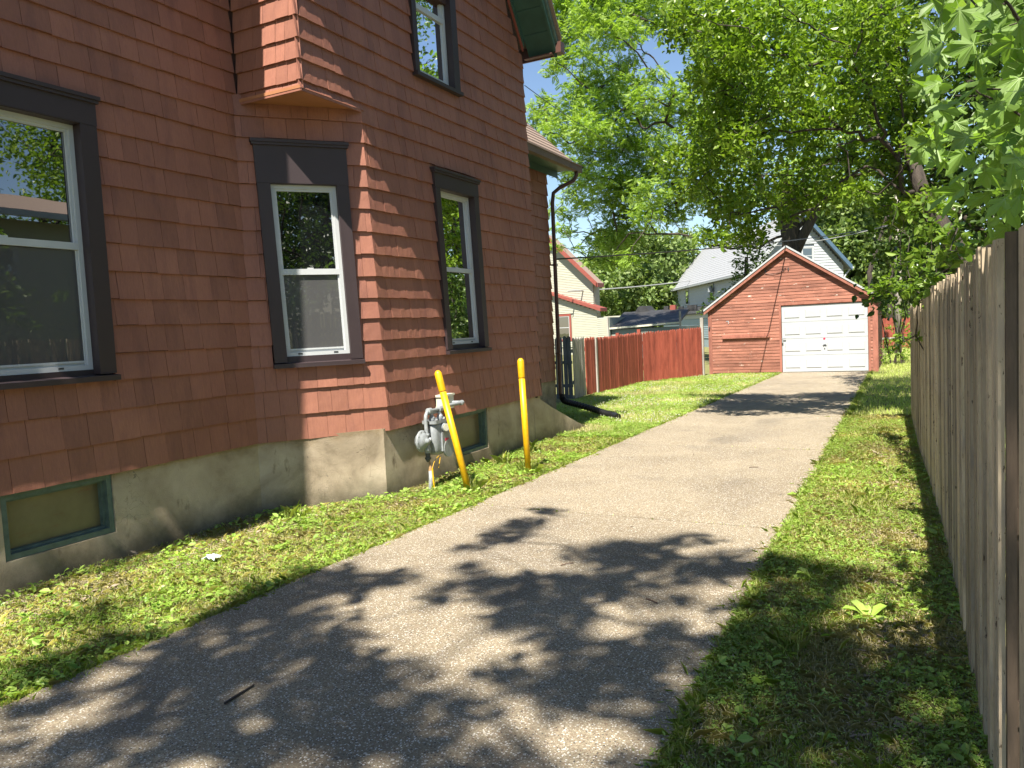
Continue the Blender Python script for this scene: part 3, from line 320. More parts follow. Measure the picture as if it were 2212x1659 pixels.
SHADE = [(-4.23,1.20),(-3.90,1.20),(-3.20,1.17),(-2.82,1.19),(-2.62,1.18),(-2.19,1.14),(-1.93,1.14),(-1.81,1.24),(-0.88,1.16),(-0.80,1.14),(-0.67,1.16),(-0.04,1.23),(0.06,1.19),(-3.86,1.32),(-3.74,1.32),(-3.56,1.30),(-3.27,1.42),(-3.10,1.31),(-2.47,1.32),(-2.32,1.42),(-2.17,1.41),(-1.34,1.37),(-1.01,1.37),(-0.79,1.32),(-0.48,1.34),(-0.30,1.43),(0.01,1.35),(0.27,1.36),(-3.27,1.48),(-3.06,1.53),(-2.84,1.57),(-2.43,1.49),(-2.34,1.56),(-1.91,1.60),(-1.75,1.61),(-1.60,1.57),(-1.49,1.49),(-1.23,1.53),(-0.96,1.51),(-0.74,1.56),(-0.61,1.55),(-0.38,1.58),(-0.29,1.56),(-0.04,1.48),(0.04,1.54),(-3.39,1.68),(-3.21,1.65),(-3.01,1.77),(-2.77,1.74),(-2.67,1.69),(-2.34,1.66),(-2.13,1.67),(-2.00,1.67),(-1.78,1.72),(-1.10,1.74),(-0.99,1.71),(-0.84,1.74),(-0.25,1.68),(0.02,1.70),(-3.18,1.91),(-2.37,1.92),(-0.73,1.82),(-0.46,1.92),(-0.07,1.95),(0.07,1.90),(0.18,1.94),(-3.70,2.09),(-3.14,2.05),(-3.04,2.05),(-2.85,2.00),(-2.61,1.99),(-2.34,2.11),(-2.08,2.04),(-1.77,2.09),(-1.28,2.02),(-1.13,2.05),(-0.98,2.11),(-0.81,2.09),(-0.62,1.99),(-0.37,2.07),(-0.25,2.07),(-0.12,2.00),(0.02,2.04),(0.26,2.03),(-4.13,2.28),(-3.66,2.18),(-3.54,2.16),(-2.93,2.22),(-2.78,2.17),(-2.59,2.27),(-2.48,2.27),(-1.57,2.25),(-1.48,2.20),(-1.33,2.22),(-0.85,2.27),(-0.28,2.18),(0.13,2.20),(0.21,2.26),(-4.01,2.45),(-3.49,2.43),(-3.30,2.35),(-3.17,2.34),(-3.06,2.42),(-2.84,2.36),(-2.72,2.32),(-2.46,2.37),(-2.32,2.41),(-2.08,2.42),(-2.01,2.46),(-1.44,2.42),(-1.09,2.37),(-0.64,2.33),(-0.10,2.38),(0.05,2.43),(0.19,2.45),(-4.20,2.51),(-3.97,2.52),(-3.49,2.60),(-3.32,2.63),(-3.20,2.59),(-3.00,2.57),(-2.85,2.52),(-2.64,2.58),(-2.42,2.57),(-2.31,2.58),(-2.12,2.55),(-2.00,2.59),(-1.82,2.50),(-1.68,2.54),(-0.44,2.62),(-0.12,2.54),(-4.12,2.74),(-4.05,2.75),(-3.48,2.67),(-3.40,2.71),(-3.19,2.73),(-3.05,2.74),(-2.44,2.74),(-2.29,2.74),(-2.09,2.67),(-2.02,2.78),(-1.75,2.66),(-0.95,2.70),(-0.72,2.72),(-0.54,2.80),(-0.48,2.76),(-0.27,2.76),(-0.09,2.69),(0.19,2.79),(-4.20,2.85),(-3.98,2.90),(-3.72,2.85),(-3.51,2.84),(-3.33,2.87),(-3.12,2.87),(-2.94,2.96),(-2.76,2.86),(-2.59,2.90),(-2.43,2.89),(-2.30,2.87),(-1.81,2.83),(-0.77,2.97),(-0.57,2.89),(-0.44,2.96),(-0.26,2.91),(0.18,2.84),(-4.74,3.10),(-3.81,3.04),(-3.68,3.05),(-3.52,3.13),(-3.34,3.11),(-3.14,3.01),(-3.03,3.08),(-2.78,3.03),(-2.69,3.05),(-2.49,3.06),(-2.25,3.09),(-2.17,3.05),(-1.40,3.08),(-1.31,3.08),(-0.94,3.07),(-0.82,3.06),(-0.56,3.09),(-0.46,3.03),(-0.25,3.08),(-0.13,3.07),(-3.71,3.28),(-3.43,3.20),(-3.30,3.23),(-3.09,3.25),(-2.93,3.26),(-2.87,3.23),(-1.77,3.23),(-1.61,3.30),(-1.46,3.18),(-1.34,3.30),(-1.09,3.30),(-0.75,3.23),(-0.62,3.20),(-0.40,3.28),(-0.24,3.23),(-0.10,3.23),(0.07,3.22),(0.24,3.30),(-3.96,3.37),(-3.80,3.39),(-3.71,3.45),(-3.49,3.37),(-3.27,3.41),(-3.14,3.48),(-1.48,3.36),(-1.24,3.48),(-1.13,3.37),(-0.90,3.46),(-0.82,3.38),(-0.61,3.36),(-0.48,3.40),(-0.32,3.36),(-0.09,3.38),(0.13,3.47),(0.26,3.38),(-4.04,3.57),(-3.79,3.53),(-3.73,3.51),(-3.52,3.61),(-1.66,3.56),(-1.43,3.55),(-1.30,3.65),(-1.17,3.64),(-0.90,3.65),(-0.82,3.54),(-0.62,3.53),(-0.38,3.59),(-0.22,3.58),(-0.10,3.64),(0.02,3.54),(-4.01,3.74),(-3.82,3.77),(-3.67,3.81),(-1.78,3.79),(-1.59,3.76),(-1.45,3.68),(-1.32,3.74),(-1.18,3.69),(-0.89,3.78),(-0.77,3.78),(-0.56,3.77),(-0.45,3.73),(-0.20,3.81),(-0.15,3.79),(0.09,3.73),(-3.88,3.87),(-3.69,3.87),(-3.57,3.99),(-3.39,3.98),(-2.08,3.89),(-2.02,3.88),(-1.75,3.90),(-1.61,3.98),(-1.44,3.88),(-1.29,3.90),(-1.12,3.94),(-0.88,3.95),(-0.78,3.96),(-0.61,3.88),(-0.42,3.89),(-0.31,3.90),(-0.10,3.85),(0.05,3.98),(-3.85,4.13),(-3.63,4.14),(-3.46,4.16),(-3.37,4.04),(-2.69,4.05),(-2.14,4.10),(-1.97,4.13),(-1.75,4.14),(-1.65,4.03),(-1.46,4.02),(-0.59,4.05),(-0.39,4.09),(-0.27,4.05),(-0.05,4.09),(0.10,4.14),(0.24,4.10),(-3.68,4.22),(-3.26,4.28),(-3.11,4.31),(-2.34,4.23),(-2.11,4.28),(-1.91,4.27),(-1.80,4.31),(-1.68,4.27),(-0.73,4.19),(-0.64,4.23),(-0.47,4.19),(-0.30,4.24),(-0.11,4.26),(0.14,4.21),(-2.77,4.43),(-2.66,4.38),(-2.51,4.44),(-2.25,4.45),(-2.07,4.42),(-2.03,4.41),(-1.69,4.49),(-1.35,4.50),(-0.85,4.42),(-0.57,4.37),(-0.44,4.38),(-2.83,4.65),(-2.31,4.54),(-2.11,4.65),(-1.91,4.65),(-1.78,4.64),(-1.66,4.61),(-1.51,4.66),(-1.29,4.55),(-0.76,4.62),(-0.56,4.57),(-0.47,4.61),(-1.82,4.70),(-1.68,4.83),(-1.33,4.70),(-0.82,4.71),(-0.59,4.74),(-0.48,4.76),(-1.22,4.98),(-0.66,4.92),(-0.43,4.94),(-3.10,5.14),(-1.84,5.11),(-1.66,5.11),(-1.44,5.07),(-1.28,5.18),(-1.17,5.07),(-0.85,5.17),(-2.14,5.21),(-1.91,5.22),(-1.79,5.29),(-1.68,5.26),(-1.09,5.31),(-0.89,5.33),(-0.81,5.30),(-0.58,5.32),(-0.49,5.26),(-3.04,5.49),(-2.88,5.50),(-2.13,5.45),(-2.04,5.41),(-1.77,5.44),(-1.64,5.50),(-1.16,5.47),(-0.84,5.41),(-0.65,5.49),(-0.40,5.43),(-2.95,5.55),(-1.84,5.57),(-3.36,5.86),(-2.98,5.85),(-1.62,5.75),(-1.51,5.84),(-3.02,5.91),(-2.97,6.09),(-3.02,6.36)]  # shadow spots on the ground; the shade tree's clumps are placed from these
WALNUT_LIMBS = [[(-4.04, 31, 4.8), (-4.98, 30.75, 4.37), (-5.93, 30.5, 4.43), (-6.94, 30.25, 4.7), (-7.64, 30, 5.06), (-8.12, 29.75, 6.23), (-8.55, 29.5, 6.95)], [(-6.88, 30, 4.67), (-7.75, 29.67, 5.11), (-8.5, 29.33, 5.15), (-9.52, 29, 5.23)], [(-4.04, 31, 4.8), (-4.8, 30.78, 6.84), (-6.25, 30.56, 8.88), (-7.13, 30.33, 9.6), (-7.81, 30.11, 10.54), (-8.06, 29.89, 11.15), (-8.49, 29.67, 11.86), (-8.87, 29.44, 12.18), (-9.11, 29.22, 12.53), (-9.87, 29, 13.3)], [(-8.79, 29.2, 12.09), (-9.6, 29.1, 12.41), (-10.17, 29, 12.38)], [(-7.1, 30, 7.78), (-8.14, 29.75, 9.42), (-8.99, 29.5, 9.28), (-9.81, 29.25, 10.12), (-10.65, 29, 10.71)], [(-6.27, 30.5, 7.75), (-7.19, 30, 7.16), (-7.9, 29.5, 6.74)], [(-4.04, 31, 4.8), (-3.62, 31, 7.95), (-2.99, 31, 10.25), (-2.67, 31, 12.55)], [(-3.68, 31, 4.89), (-2.76, 30.67, 5.67), (-1.88, 30.33, 6.99), (-1.3, 30, 9.12)]]
MULBERRY_LIMBS = [[(-0.02, 13, 3.49), (-0.16, 12.88, 4.1), (-0.31, 12.75, 4.26), (-0.51, 12.62, 4.22), (-0.81, 12.5, 4.41), (-1.11, 12.38, 4.43), (-1.47, 12.25, 4.41), (-1.85, 12.12, 4.45), (-2.09, 12, 4.51)], [(-0.16, 12.8, 4.08), (-0.32, 12.44, 4.41), (-0.66, 12.08, 5.28), (-0.98, 11.72, 5.56), (-1.22, 11.36, 5.66), (-1.43, 11, 5.8)], [(-0.5, 12.6, 4.21), (-0.84, 12, 4.1)], [(-0.02, 13, 3.49), (-0.02, 12.67, 4.74), (-0.26, 12.33, 5.39), (-0.27, 12, 5.73)], [(-0.65, 12, 5.25), (-1.28, 11.8, 5.21), (-1.43, 11.6, 5.32), (-1.71, 11.4, 5.49), (-1.85, 11.2, 5.6), (-1.94, 11, 5.64)], [(-0.02, 13, 3.49), (-0.5, 13, 3.92), (-0.97, 13, 3.61), (-1.38, 13, 3.58)]]
# trunk hint [(0.03, 13.0, 2.14), (0.06, 13.0, 2.63), (0.02, 13.0, 3.12), (-0.02, 13.0, 3.49)]
MAPLE = [(0.22, 2.74, 2.37), (0.45, 3.35, 2.85), (0.48, 3.44, 2.81), (0.32, 3.14, 2.77), (0.42, 3.73, 2.5), (0.11, 2.69, 2.49), (0.31, 3.15, 2.07), (0.36, 3, 2.66), (0.08, 2.86, 2.52), (0.43, 3.14, 2.74), (0.28, 3.22, 2.83), (0.13, 4.02, 2.46), (0.12, 2.64, 2.66), (0.24, 2.64, 2.63), (0.27, 3.59, 2.55), (0.08, 2.79, 2.23), (0.08, 3.53, 2.4), (0.16, 4.19, 2.9), (0.56, 3.7, 2.83), (0.51, 3.54, 2.67), (0.08, 3.65, 2.64), (0.26, 2.65, 2.01), (0.31, 3.18, 2.39), (0.38, 2.53, 2.14), (0.41, 3.24, 2.51), (0.14, 3.05, 2.4), (0.16, 3.22, 2.13), (0.29, 3.96, 2.68), (0.19, 2.79, 2.13), (0.34, 2.59, 2.4), (0.61, 4.11, 2.9), (0.08, 3.16, 2.67), (0.23, 3.46, 2.8), (0.13, 3.45, 2.88), (0.37, 3.27, 2.78), (0.22, 2.58, 2.55), (0.32, 3.57, 2.79), (0.14, 2.8, 2.72), (0.25, 3.16, 2.29), (0.17, 4.11, 2.6), (0.46, 3.39, 2.32), (0.34, 3.73, 2.69), (0.43, 3.69, 2.88), (0.29, 3.58, 2.45), (0.07, 3.13, 2.27), (0.53, 3.9, 2.78), (0.46, 3.99, 2.34), (0.29, 2.62, 2.3), (0.09, 3.3, 2.56), (0.35, 3.82, 3.03), (0.4, 2.68, 1.95), (0.25, 3.83, 2.82), (0.56, 3.76, 2.57), (0.31, 2.94, 2.53), (0.29, 3.25, 2.66), (0.38, 2.68, 2.6), (0.38, 2.88, 2.17), (0.08, 3.01, 2.56), (0.37, 2.86, 2.35), (0.2, 3.54, 2.48), (0.27, 2.82, 2.32), (0.34, 3.71, 2.81), (0.4, 3.42, 2.68), (0.22, 3.44, 2.93), (0.25, 3.05, 1.98), (0.35, 2.67, 2.22), (0.11, 4.07, 3.2), (0.16, 3.9, 3.02), (0.48, 3.17, 2.17), (0.33, 2.96, 2.42), (0.35, 3.47, 2), (0.54, 4.04, 2.28), (0.33, 2.74, 2.44), (0.23, 2.89, 2.13), (0.19, 3.09, 2.1), (0.41, 4.08, 2.47), (0.33, 2.66, 2.09), (0.12, 3.42, 2.74), (0.39, 2.84, 2.5), (0.44, 3.94, 2.58), (0.57, 4.15, 2.18), (0.38, 4.16, 2.33), (0.38, 3.91, 2.85), (0.17, 3.01, 2.68), (0.08, 3.83, 2.64), (0.38, 3.49, 2.38), (0.16, 4.13, 2.74), (0.24, 3.32, 2.61), (0.43, 4.14, 3.04), (0.37, 2.52, 2.31), (0.15, 3.29, 2.89), (0.17, 4.09, 2.39), (0.21, 3.05, 2.2), (0.39, 3.45, 2.54), (0.08, 3.36, 2.34), (0.48, 3.63, 2.56), (0.47, 3.38, 2.52), (0.57, 4.16, 3.09), (0.47, 3.77, 2.41), (0.14, 2.61, 2.29), (0.6, 4.12, 2.62), (0.16, 3.86, 2.34), (0.32, 4.11, 2.69), (0.29, 4.15, 2.85), (0.3, 3.6, 2.15), (0.27, 3.73, 2.15), (0.29, 2.98, 2.75), (0.31, 2.79, 2.03), (0.3, 3.38, 2.45), (0.46, 3.81, 2.61), (0.29, 3.88, 2.56), (0.23, 2.86, 2.69), (0.22, 3.75, 3), (0.16, 4.05, 3.08), (0.4, 3.13, 2.55), (0.2, 4.16, 2.3), (0.09, 3.12, 2.78), (0.23, 2.87, 2.41), (0.37, 2.9, 2.6), (0.29, 2.62, 2.48), (0.37, 3.31, 2.27), (0.27, 3.6, 2.69), (0.11, 2.94, 2.35), (0.34, 3.6, 2.27), (0.46, 3.39, 2.11), (0.09, 3.18, 2.87), (0.6, 4.03, 2.83), (0.14, 3.68, 3.01), (0.49, 3.69, 2.13), (0.36, 4.19, 2.95), (0.11, 3.91, 2.84), (0.08, 3.21, 2.49), (0.15, 3.78, 2.88), (0.26, 3.44, 2.56), (0.48, 4.11, 2.36), (0.47, 4.12, 2.72), (0.11, 3.1, 2.48), (0.46, 3.15, 2.44), (0.6, 3.99, 2.07), (0.22, 3.05, 2.33), (0.11, 2.72, 2.6), (0.34, 3.17, 2.18), (0.39, 2.67, 2.37), (0.47, 3.86, 2.05), (0.4, 3.02, 2.74), (0.27, 2.5, 2.1), (0.52, 3.97, 2.95), (0.18, 3.46, 2.41), (0.08, 3.27, 2.68), (0.14, 2.52, 2.6), (0.49, 3.72, 2.64), (0.2, 4, 2.24), (0.23, 4.13, 3.18), (0.43, 3.54, 2.48), (0.21, 4, 2.9), (0.39, 3.28, 2.08), (0.56, 3.82, 2.28), (0.36, 3.82, 2.17), (0.29, 2.76, 2.13), (0.53, 3.86, 2.19), (0.18, 3.61, 2.37), (0.42, 3.01, 1.98), (0.6, 4.04, 2.98), (0.22, 3.14, 2.6), (0.5, 3.9, 2.65), (0.3, 3.07, 2.25), (0.41, 4.17, 2.61), (0.43, 3.95, 3.01), (0.24, 2.83, 2.57), (0.35, 3.43, 2.11), (0.1, 3.02, 2.24), (0.27, 3.42, 2.23), (0.33, 4.04, 2.3), (0.51, 3.63, 2.34), (0.62, 4.12, 2.32), (0.4, 3.53, 2.07), (0.46, 3.07, 2.25), (0.23, 3.95, 2.38), (0.16, 2.55, 2.18), (0.16, 2.67, 2.06), (0.28, 2.78, 2.65), (0.21, 3.74, 2.47), (0.36, 3.44, 2.79), (0.32, 4.14, 2.5), (0.14, 4.01, 2.58)]
# ================================================================ the shingled house
house = thing('shingled_house', (-6.6, 7.0, 0), 'dark red cedar shingled house with green eaves standing over a plaster foundation', 'house')
ROWS = [.70, .958, 1.215, 1.452, 1.67, 1.897, 2.114, 2.339, 2.566, 2.795, 3.027, 3.246, 3.463, 3.692, 3.895, 4.02]
UPR = [4.022, 4.10, 4.295, 4.48, 4.68]
while UPR[-1] < 9.6: UPR.append(UPR[-1]+.205+.01*math.sin(len(UPR)*2.3))
def wall_frame(b0, b1, t0, t1, z0, z1):
    """bilinear wall patch: returns frame(u,z,n) u in metres from b0, and its width function"""
    b0, b1, t0, t1 = (Vector((*p, 0)) for p in (b0, b1, t0, t1))
    d = (b1-b0).normalized(); nrm = Vector((d.y, -d.x, 0))
    def fr(u, z, n=0.):
        k = (z-z0)/(z1-z0); p = b0.lerp(t0, k); q = b1.lerp(t1, k); L = (b1-b0).length
        c = p+(q-p)*(u/L) if False else p+(q-p).normalized()*u
        return (c.x+nrm.x*n, c.y+nrm.y*n, z)
    def width(z):
        k = (z-z0)/(z1-z0); return (b1.lerp(t1, k)-b0.lerp(t0, k)).length
    return fr, width
SHV = []   # (score, verts, faces)
def prof(t): return -.0235*t
def shingle(fr, u0, u1, za, zb, fa, fb, m0, m1, e0, e1, flat=1.0):
    """one cedar shingle; fa/fb fraction of exposure at bottom/top; m mitre factors at ends"""
    V = []; rows = (0, .35, .7, 1.0); cols = (0, .5, 1.0)
    jo = random.uniform(-.0022, .0022); jz = random.uniform(-.004, .004) if fa == 0 else 0; sk = random.uniform(-.0015, .0015)
    for r in rows:
        t = fa+(fb-fa)*r; z = za+(zb-za)*r+(jz if r == 0 else 0)
        for c in cols:
            nz = random.uniform(-.0016, .0016)*(1 if 0 < r < 1 else .5)
            n = prof(t)*flat+jo+nz; u = u0+(u1-u0)*c
            if c == 0 and e0: u += -m0*n
            if c == 1 and e1: u += m1*n
            V.append(fr(u, z+(sk*(c*2-1) if r == 0 else 0), n))
    F = []
    for r in range(3):
        for c in range(2):
            a = r*3+c; F.append((a, a+1, a+4, a+3))
    b = len(V)
    for z, t, jj in ((za+jz, fa, 0), (zb, fb, 1)):
        for u in (u0, u1): V.append(fr(u, z, -.030))
    # bottom face, sides
    F += [(b, b+1, 2, 1, 0)[::1], (b, 0, 3, 6, 9, b+2), (2, b+1, b+3, 11, 8, 5), (9, 10, 11, b+3, b+2)]
    c = Vector(V[4]); d = (c-Vector((0, 0, 1.7))).length
    vis = 1.0
    if c.y < 2.9 or c.z > 1.7+.43*c.y+.35*abs(c.x)+.3: vis = .01
    SHV.append(((u1-u0)*(zb-za)/d**2*vis, V, F))
def shingle_wall(fr, width, rows, holes, wmin, wmax, m0=0, m1=0, zclip=None, u_lo=None, u_hi=None, flat=1.0):
    for k in range(len(rows)-1):
        za, zb = rows[k], rows[k+1]; H = zb-za
        if H < .02: continue
        W0 = 0 if u_lo is None else u_lo((za+zb)/2); W1 = width((za+zb)/2) if u_hi is None else u_hi((za+zb)/2)
        if W1-W0 < .06: continue
        cuts = [W0]; u = W0-random.uniform(0, wmax*.6)
        while True:
            u += random.uniform(wmin, wmax)*(1 if random.random() < .85 else 1.25)
            if u >= W1-.04: break
            if u > W0+.04: cuts.append(u)
        cuts.append(W1)
        hs = [h for h in holes if h[2] < zb-.004 and h[3] > za+.004]
        for i in range(len(cuts)-1):
            a, b = cuts[i], cuts[i+1]; segs = [(a, b, za, zb)]
            for (h0, h1, hz0, hz1) in hs:
                zz = (za+zb)/2; ln = hlean.get((h0, h1, hz0, hz1), 0)*(zz-(hz0+hz1)/2); g0, g1 = h0+ln, h1+ln; ns = []
                for (p, q, x, y) in segs:
                    if q <= g0 or p >= g1: ns.append((p, q, x, y)); continue
                    if p < g0: ns.append((p, g0, x, y))
                    if q > g1: ns.append((g1, q, x, y))
                    c, d = max(p, g0), min(q, g1)
                    if hz1 < y-.01: ns.append((c, d, max(x, hz1), y))
                    if hz0 > x+.01: ns.append((c, d, x, min(y, hz0)))
                segs = ns
            for (p, q, x, y) in segs:
                if q-p < .012 or y-x < .012: continue
                e0, e1 = p <= W0+1e-4, q >= W1-1e-4
                shingle(fr, p+(0 if e0 else .0014), q-(0 if e1 else .0014), x, y, (x-za)/H, (y-za)/H, m0, m1, e0, e1, flat)
hlean = {}
XA, XC = -5.72, -4.92
frA, wdA = wall_frame((XA, .6), (XA, 5.57), (XA, .6), (XA, 5.56), .7, 4.02)
frB, wdB = wall_frame((XA, 5.57), (XC, 6.66), (XA, 5.56), (XC, 6.50), .7, 4.02)
frC, wdC = wall_frame((XC, 6.66), (XC, 10.54), (XC, 6.50), (XC, 10.48), .7, 4.02)
frA2, wdA2 = wall_frame((XA, .6), (XA, 5.60), (XA, .6), (XA, 5.585), 4.02, 6.3)
frD, wdD = wall_frame((XA, 5.615), (XC, 5.615), (XA, 5.585), (XC, 5.57), 4.02, 6.3)
frU, wdU = wall_frame((XC, 5.615), (XC, 10.48), (XC, 5.57), (XC, 10.40), 4.02, 5.7)
frE, wdE = wall_frame((-6.04, 10.4), (-6.04, 13.62), (-6.04, 10.4), (-6.04, 13.62), .7, 5.0)
# openings: outer edge of the wooden trim (u0,u1,z0,z1); leaning factor
hA = (2.75-.6-.12, 4.085-.6, 1.455, 3.66)
hB = (.18, 1.072, 1.435, 3.64); hlean[hB] = -.0275
hC = (1.265, 2.298, 1.455, 3.615); hlean[hC] = 0
hU = (1.922, 2.915, 4.645, 6.35)
tB = .356
ROWS[-1] = 4.10
shingle_wall(frA, wdA, ROWS, [hA], .13, .25, 0, -tB)
shingle_wall(frB, wdB, ROWS, [hB], .12, .22, -tB, tB)
shingle_wall(frC, wdC, ROWS, [hC], .085, .17, tB, 0)
shingle_wall(frA2, wdA2, [z for z in UPR[1:] if z < 6.2]+[6.2], [], .13, .25, 0, 0)
shingle_wall(frD, wdD, [z for z in UPR if z < 5.7]+[5.75], [], .10, .17, 0, 1)
shingle_wall(frU, wdU, [4.022, 4.10], [], .085, .16, 1, 0, u_hi=lambda z: .93)
shingle_wall(frU, wdU, UPR[1:], [hU], .085, .16, 1, 0,
             u_lo=lambda z: 0 if z < 5.72 else (z-5.72)/1.38+.02, u_hi=lambda z: wdU(z) if z < 5.66 else 10.40-5.57-(z-5.66)/1.38-.02)
ER = [z-.01 for z in (.71, .93, 1.15, 1.37, 1.59, 1.81, 2.03, 2.25, 2.47, 2.69, 2.91, 3.13, 3.35, 3.57, 3.79, 4.01, 4.23, 4.45, 4.67)]+[4.86]
shingle_wall(frE, wdE, ER, [], .09, .20, 0, 0)
SHV.sort(key=lambda s: -s[0])
for s in SHV[:298]: mesh_obj('shingle', s[1], s[2], M['shingle'], house)
mb = MB()
for s in SHV[298:]: mb.add(s[1], s[2])
o = mb.build('shingles', M['shingle'], house); o['kind'] = 'stuff'

# sheathing behind the shingles, gable triangle included
mb = MB(); K = -.0315; T = -.12
def slab(fr, u0, u1, z0, z1, n0=T, n1=K): mb.obox(fr, u0, u1, n0, n1, z0, z1)
slab(frA, 0, 1.9, .72, 4.1); slab(frA, 3.6, 4.97, .72, 4.1, -.3); slab(frA, 1.8, 3.7, .72, 1.46); slab(frA, 1.8, 3.7, 3.66, 4.1); slab(frA2, 0, 5.0, 4.0, 6.25, -.3)
slab(frB, 0, .2, .72, 4.06); slab(frB, 1.05, 1.24, .72, 4.06); slab(frB, .15, 1.1, .72, 1.42); slab(frB, .15, 1.1, 3.66, 4.06)
slab(frC, .02, 1.26, .72, 4.0); slab(frC, 2.28, 3.95, .72, 4.0); slab(frC, 1.2, 2.32, .72, 1.45); slab(frC, 1.2, 2.32, 3.62, 4.0)
slab(frD, -.12, .75, 4.05, 5.75); slab(frA2, 4.9, 5.12, 4.0, 6.2); slab(frU, .03, 1.95, 4.05, 5.7); slab(frU, 2.85, 4.82, 4.05, 5.7); slab(frU, 1.9, 2.9, 4.05, 4.64)
slab(frE, 0, 3.2, .72, 4.9)
x0, x1 = XC-.12, XC-.0315
g = [(5.62, 5.7), (10.40, 5.7), (8.01, 9.0)]
mb.add([(x1, y, z) for y, z in g]+[(x0, y, z) for y, z in g], [(0, 1, 2), (5, 4, 3), (0, 3, 4, 1), (1, 4, 5, 2), (2, 5, 3, 0)])
mb.box(-9.5, XC-.03, 10.36, 10.45, .2, 5.7); mb.box(-9.5, -6.1, 13.55, 13.60, .2, 4.9); mb.box(-9.5, XA-.1, .62, .72, .2, 6.2)
mb.box(-9.5, -9.4, .6, 13.6, 0, 6)
mb.build('wall_sheathing', M['backing'], house)

# soffit under the square upstairs corner
mb = MB(); z = 4.02
mb.add([(XA+.02, 5.61, z), (XC-.01, 5.61, z), (XC-.01, 6.50, z), (XA+.02, 5.61, z+.03), (XC-.01, 5.61, z+.03), (XC-.01, 6.50, z+.03)], [(0, 2, 1), (3, 4, 5), (0, 1, 4, 3), (1, 2, 5, 4), (2, 0, 3, 5)])
mb.build('corner_soffit', M['soffit'], house)
for z_, y_ in ((4.005, 0),): 
    mb = MB(); mb.bar((XA-.01, 5.622, 4.012), (XC-.012, 5.622, 4.012), .016, .03); mb.bar((XC-.012, 5.62, 4.012), (XC-.012, 6.50, 4.012), .016, .03); mb.build('soffit_edge', M['shingle'], house)

# gable roof over the side wall
RT = 1.38
def roofpt(y, off=0): return 5.78+RT*min(y-5.5, 10.5-y)+off
for side, ya, yb in (('f', 5.42, 8.0), ('r', 10.58, 8.0)):
    yw = 5.60 if side == 'f' else 10.41
    nb = 13 if side == 'r' else 1
    for i in range(nb):
        a = ya+(yb-ya)*i/nb; b_ = ya+(yb-ya)*(i+1)/nb; gp = .004*(1 if yb > ya else -1) if nb > 1 else 0
        za, zb = roofpt(a+gp), roofpt(b_-gp); mb = MB()
        mb.hexa([(XC+.03, a+gp, za), (XC+.43, a+gp, za), (XC+.43, b_-gp, zb), (XC+.03, b_-gp, zb), (XC+.03, a+gp, za+.03), (XC+.43, a+gp, za+.03), (XC+.43, b_-gp, zb+.03), (XC+.03, b_-gp, zb+.03)])
        mb.build('soffit_board', M['green'], house)
    for nm, xa, xb, dz0, dz1, mt in (('rake_board', XC+.43, XC+.47, -.05, .16, 'green'), ('rake_moulding', XC+.471, XC+.50, .06, .17, 'palegreen'), ('frieze_board', XC-.005, XC+.03, -.10, .002, 'green'), ('frieze_moulding', XC-.01, XC+.014, -.16, -.101, 'redtrim')):
        mb = MB(); yy = yw if nm.startswith('frieze') else ya; za, zb = roofpt(yy), roofpt(yb)
        mb.hexa([(xa, yy, za+dz0), (xb, yy, za+dz0), (xb, yb, zb+dz0), (xa, yb, zb+dz0), (xa, yy, za+dz1), (xb, yy, za+dz1), (xb, yb, zb+dz1), (xa, yb, zb+dz1)]); mb.build(nm, M[mt], house)
    mb = MB(); za, zb = roofpt(ya)+.17, roofpt(yb)+.17
    mb.hexa([(-10, ya, za), (XC+.55, ya, za), (XC+.55, yb, zb), (-10, yb, zb), (-10, ya, za+.04), (XC+.55, ya, za+.04), (XC+.55, yb, zb+.04), (-10, yb, zb+.04)]); mb.build('roof', M['shingleroof'], house)
mb = MB(); ye = 10.58; z = roofpt(ye)
mb.box(-9.5, XC+.44, ye, ye+.03, z-.03, z+.17); mb.box(XC-.02, XC+.43, 10.47, ye, z-.02, z-.005); mb.box(XC+.44, XC+.55, ye-.05, ye+.09, z+.0, z+.15)
mb.build('eave_fascia', M['brownmetal'], house)
ye = 5.42; z = roofpt(ye); mb = MB(); mb.box(-6.0, XC+.47, ye-.03, ye, z-.03, z+.17); mb.build('eave_fascia', M['brownmetal'], house)
# eave over the recessed wall (above the picture), outer edge skewed to set its shadow line
mb = MB(); mb.hexa([(-5.9, .62, 6.42), (-4.86, .62, 6.28), (-5.31, 5.40, 6.28), (-5.9, 5.40, 6.42), (-5.9, .62, 6.50), (-4.86, .62, 6.40), (-5.31, 5.40, 6.40), (-5.9, 5.40, 6.50)])
mb.hexa([(-9.4, .62, 9.0), (-5.9, .62, 6.42), (-5.9, 5.40, 6.42), (-9.4, 5.40, 9.0), (-9.4, .62, 9.1), (-5.9, .62, 6.5), (-5.9, 5.40, 6.5), (-9.4, 5.40, 9.1)])
mb.build('eave', M['green'], house)

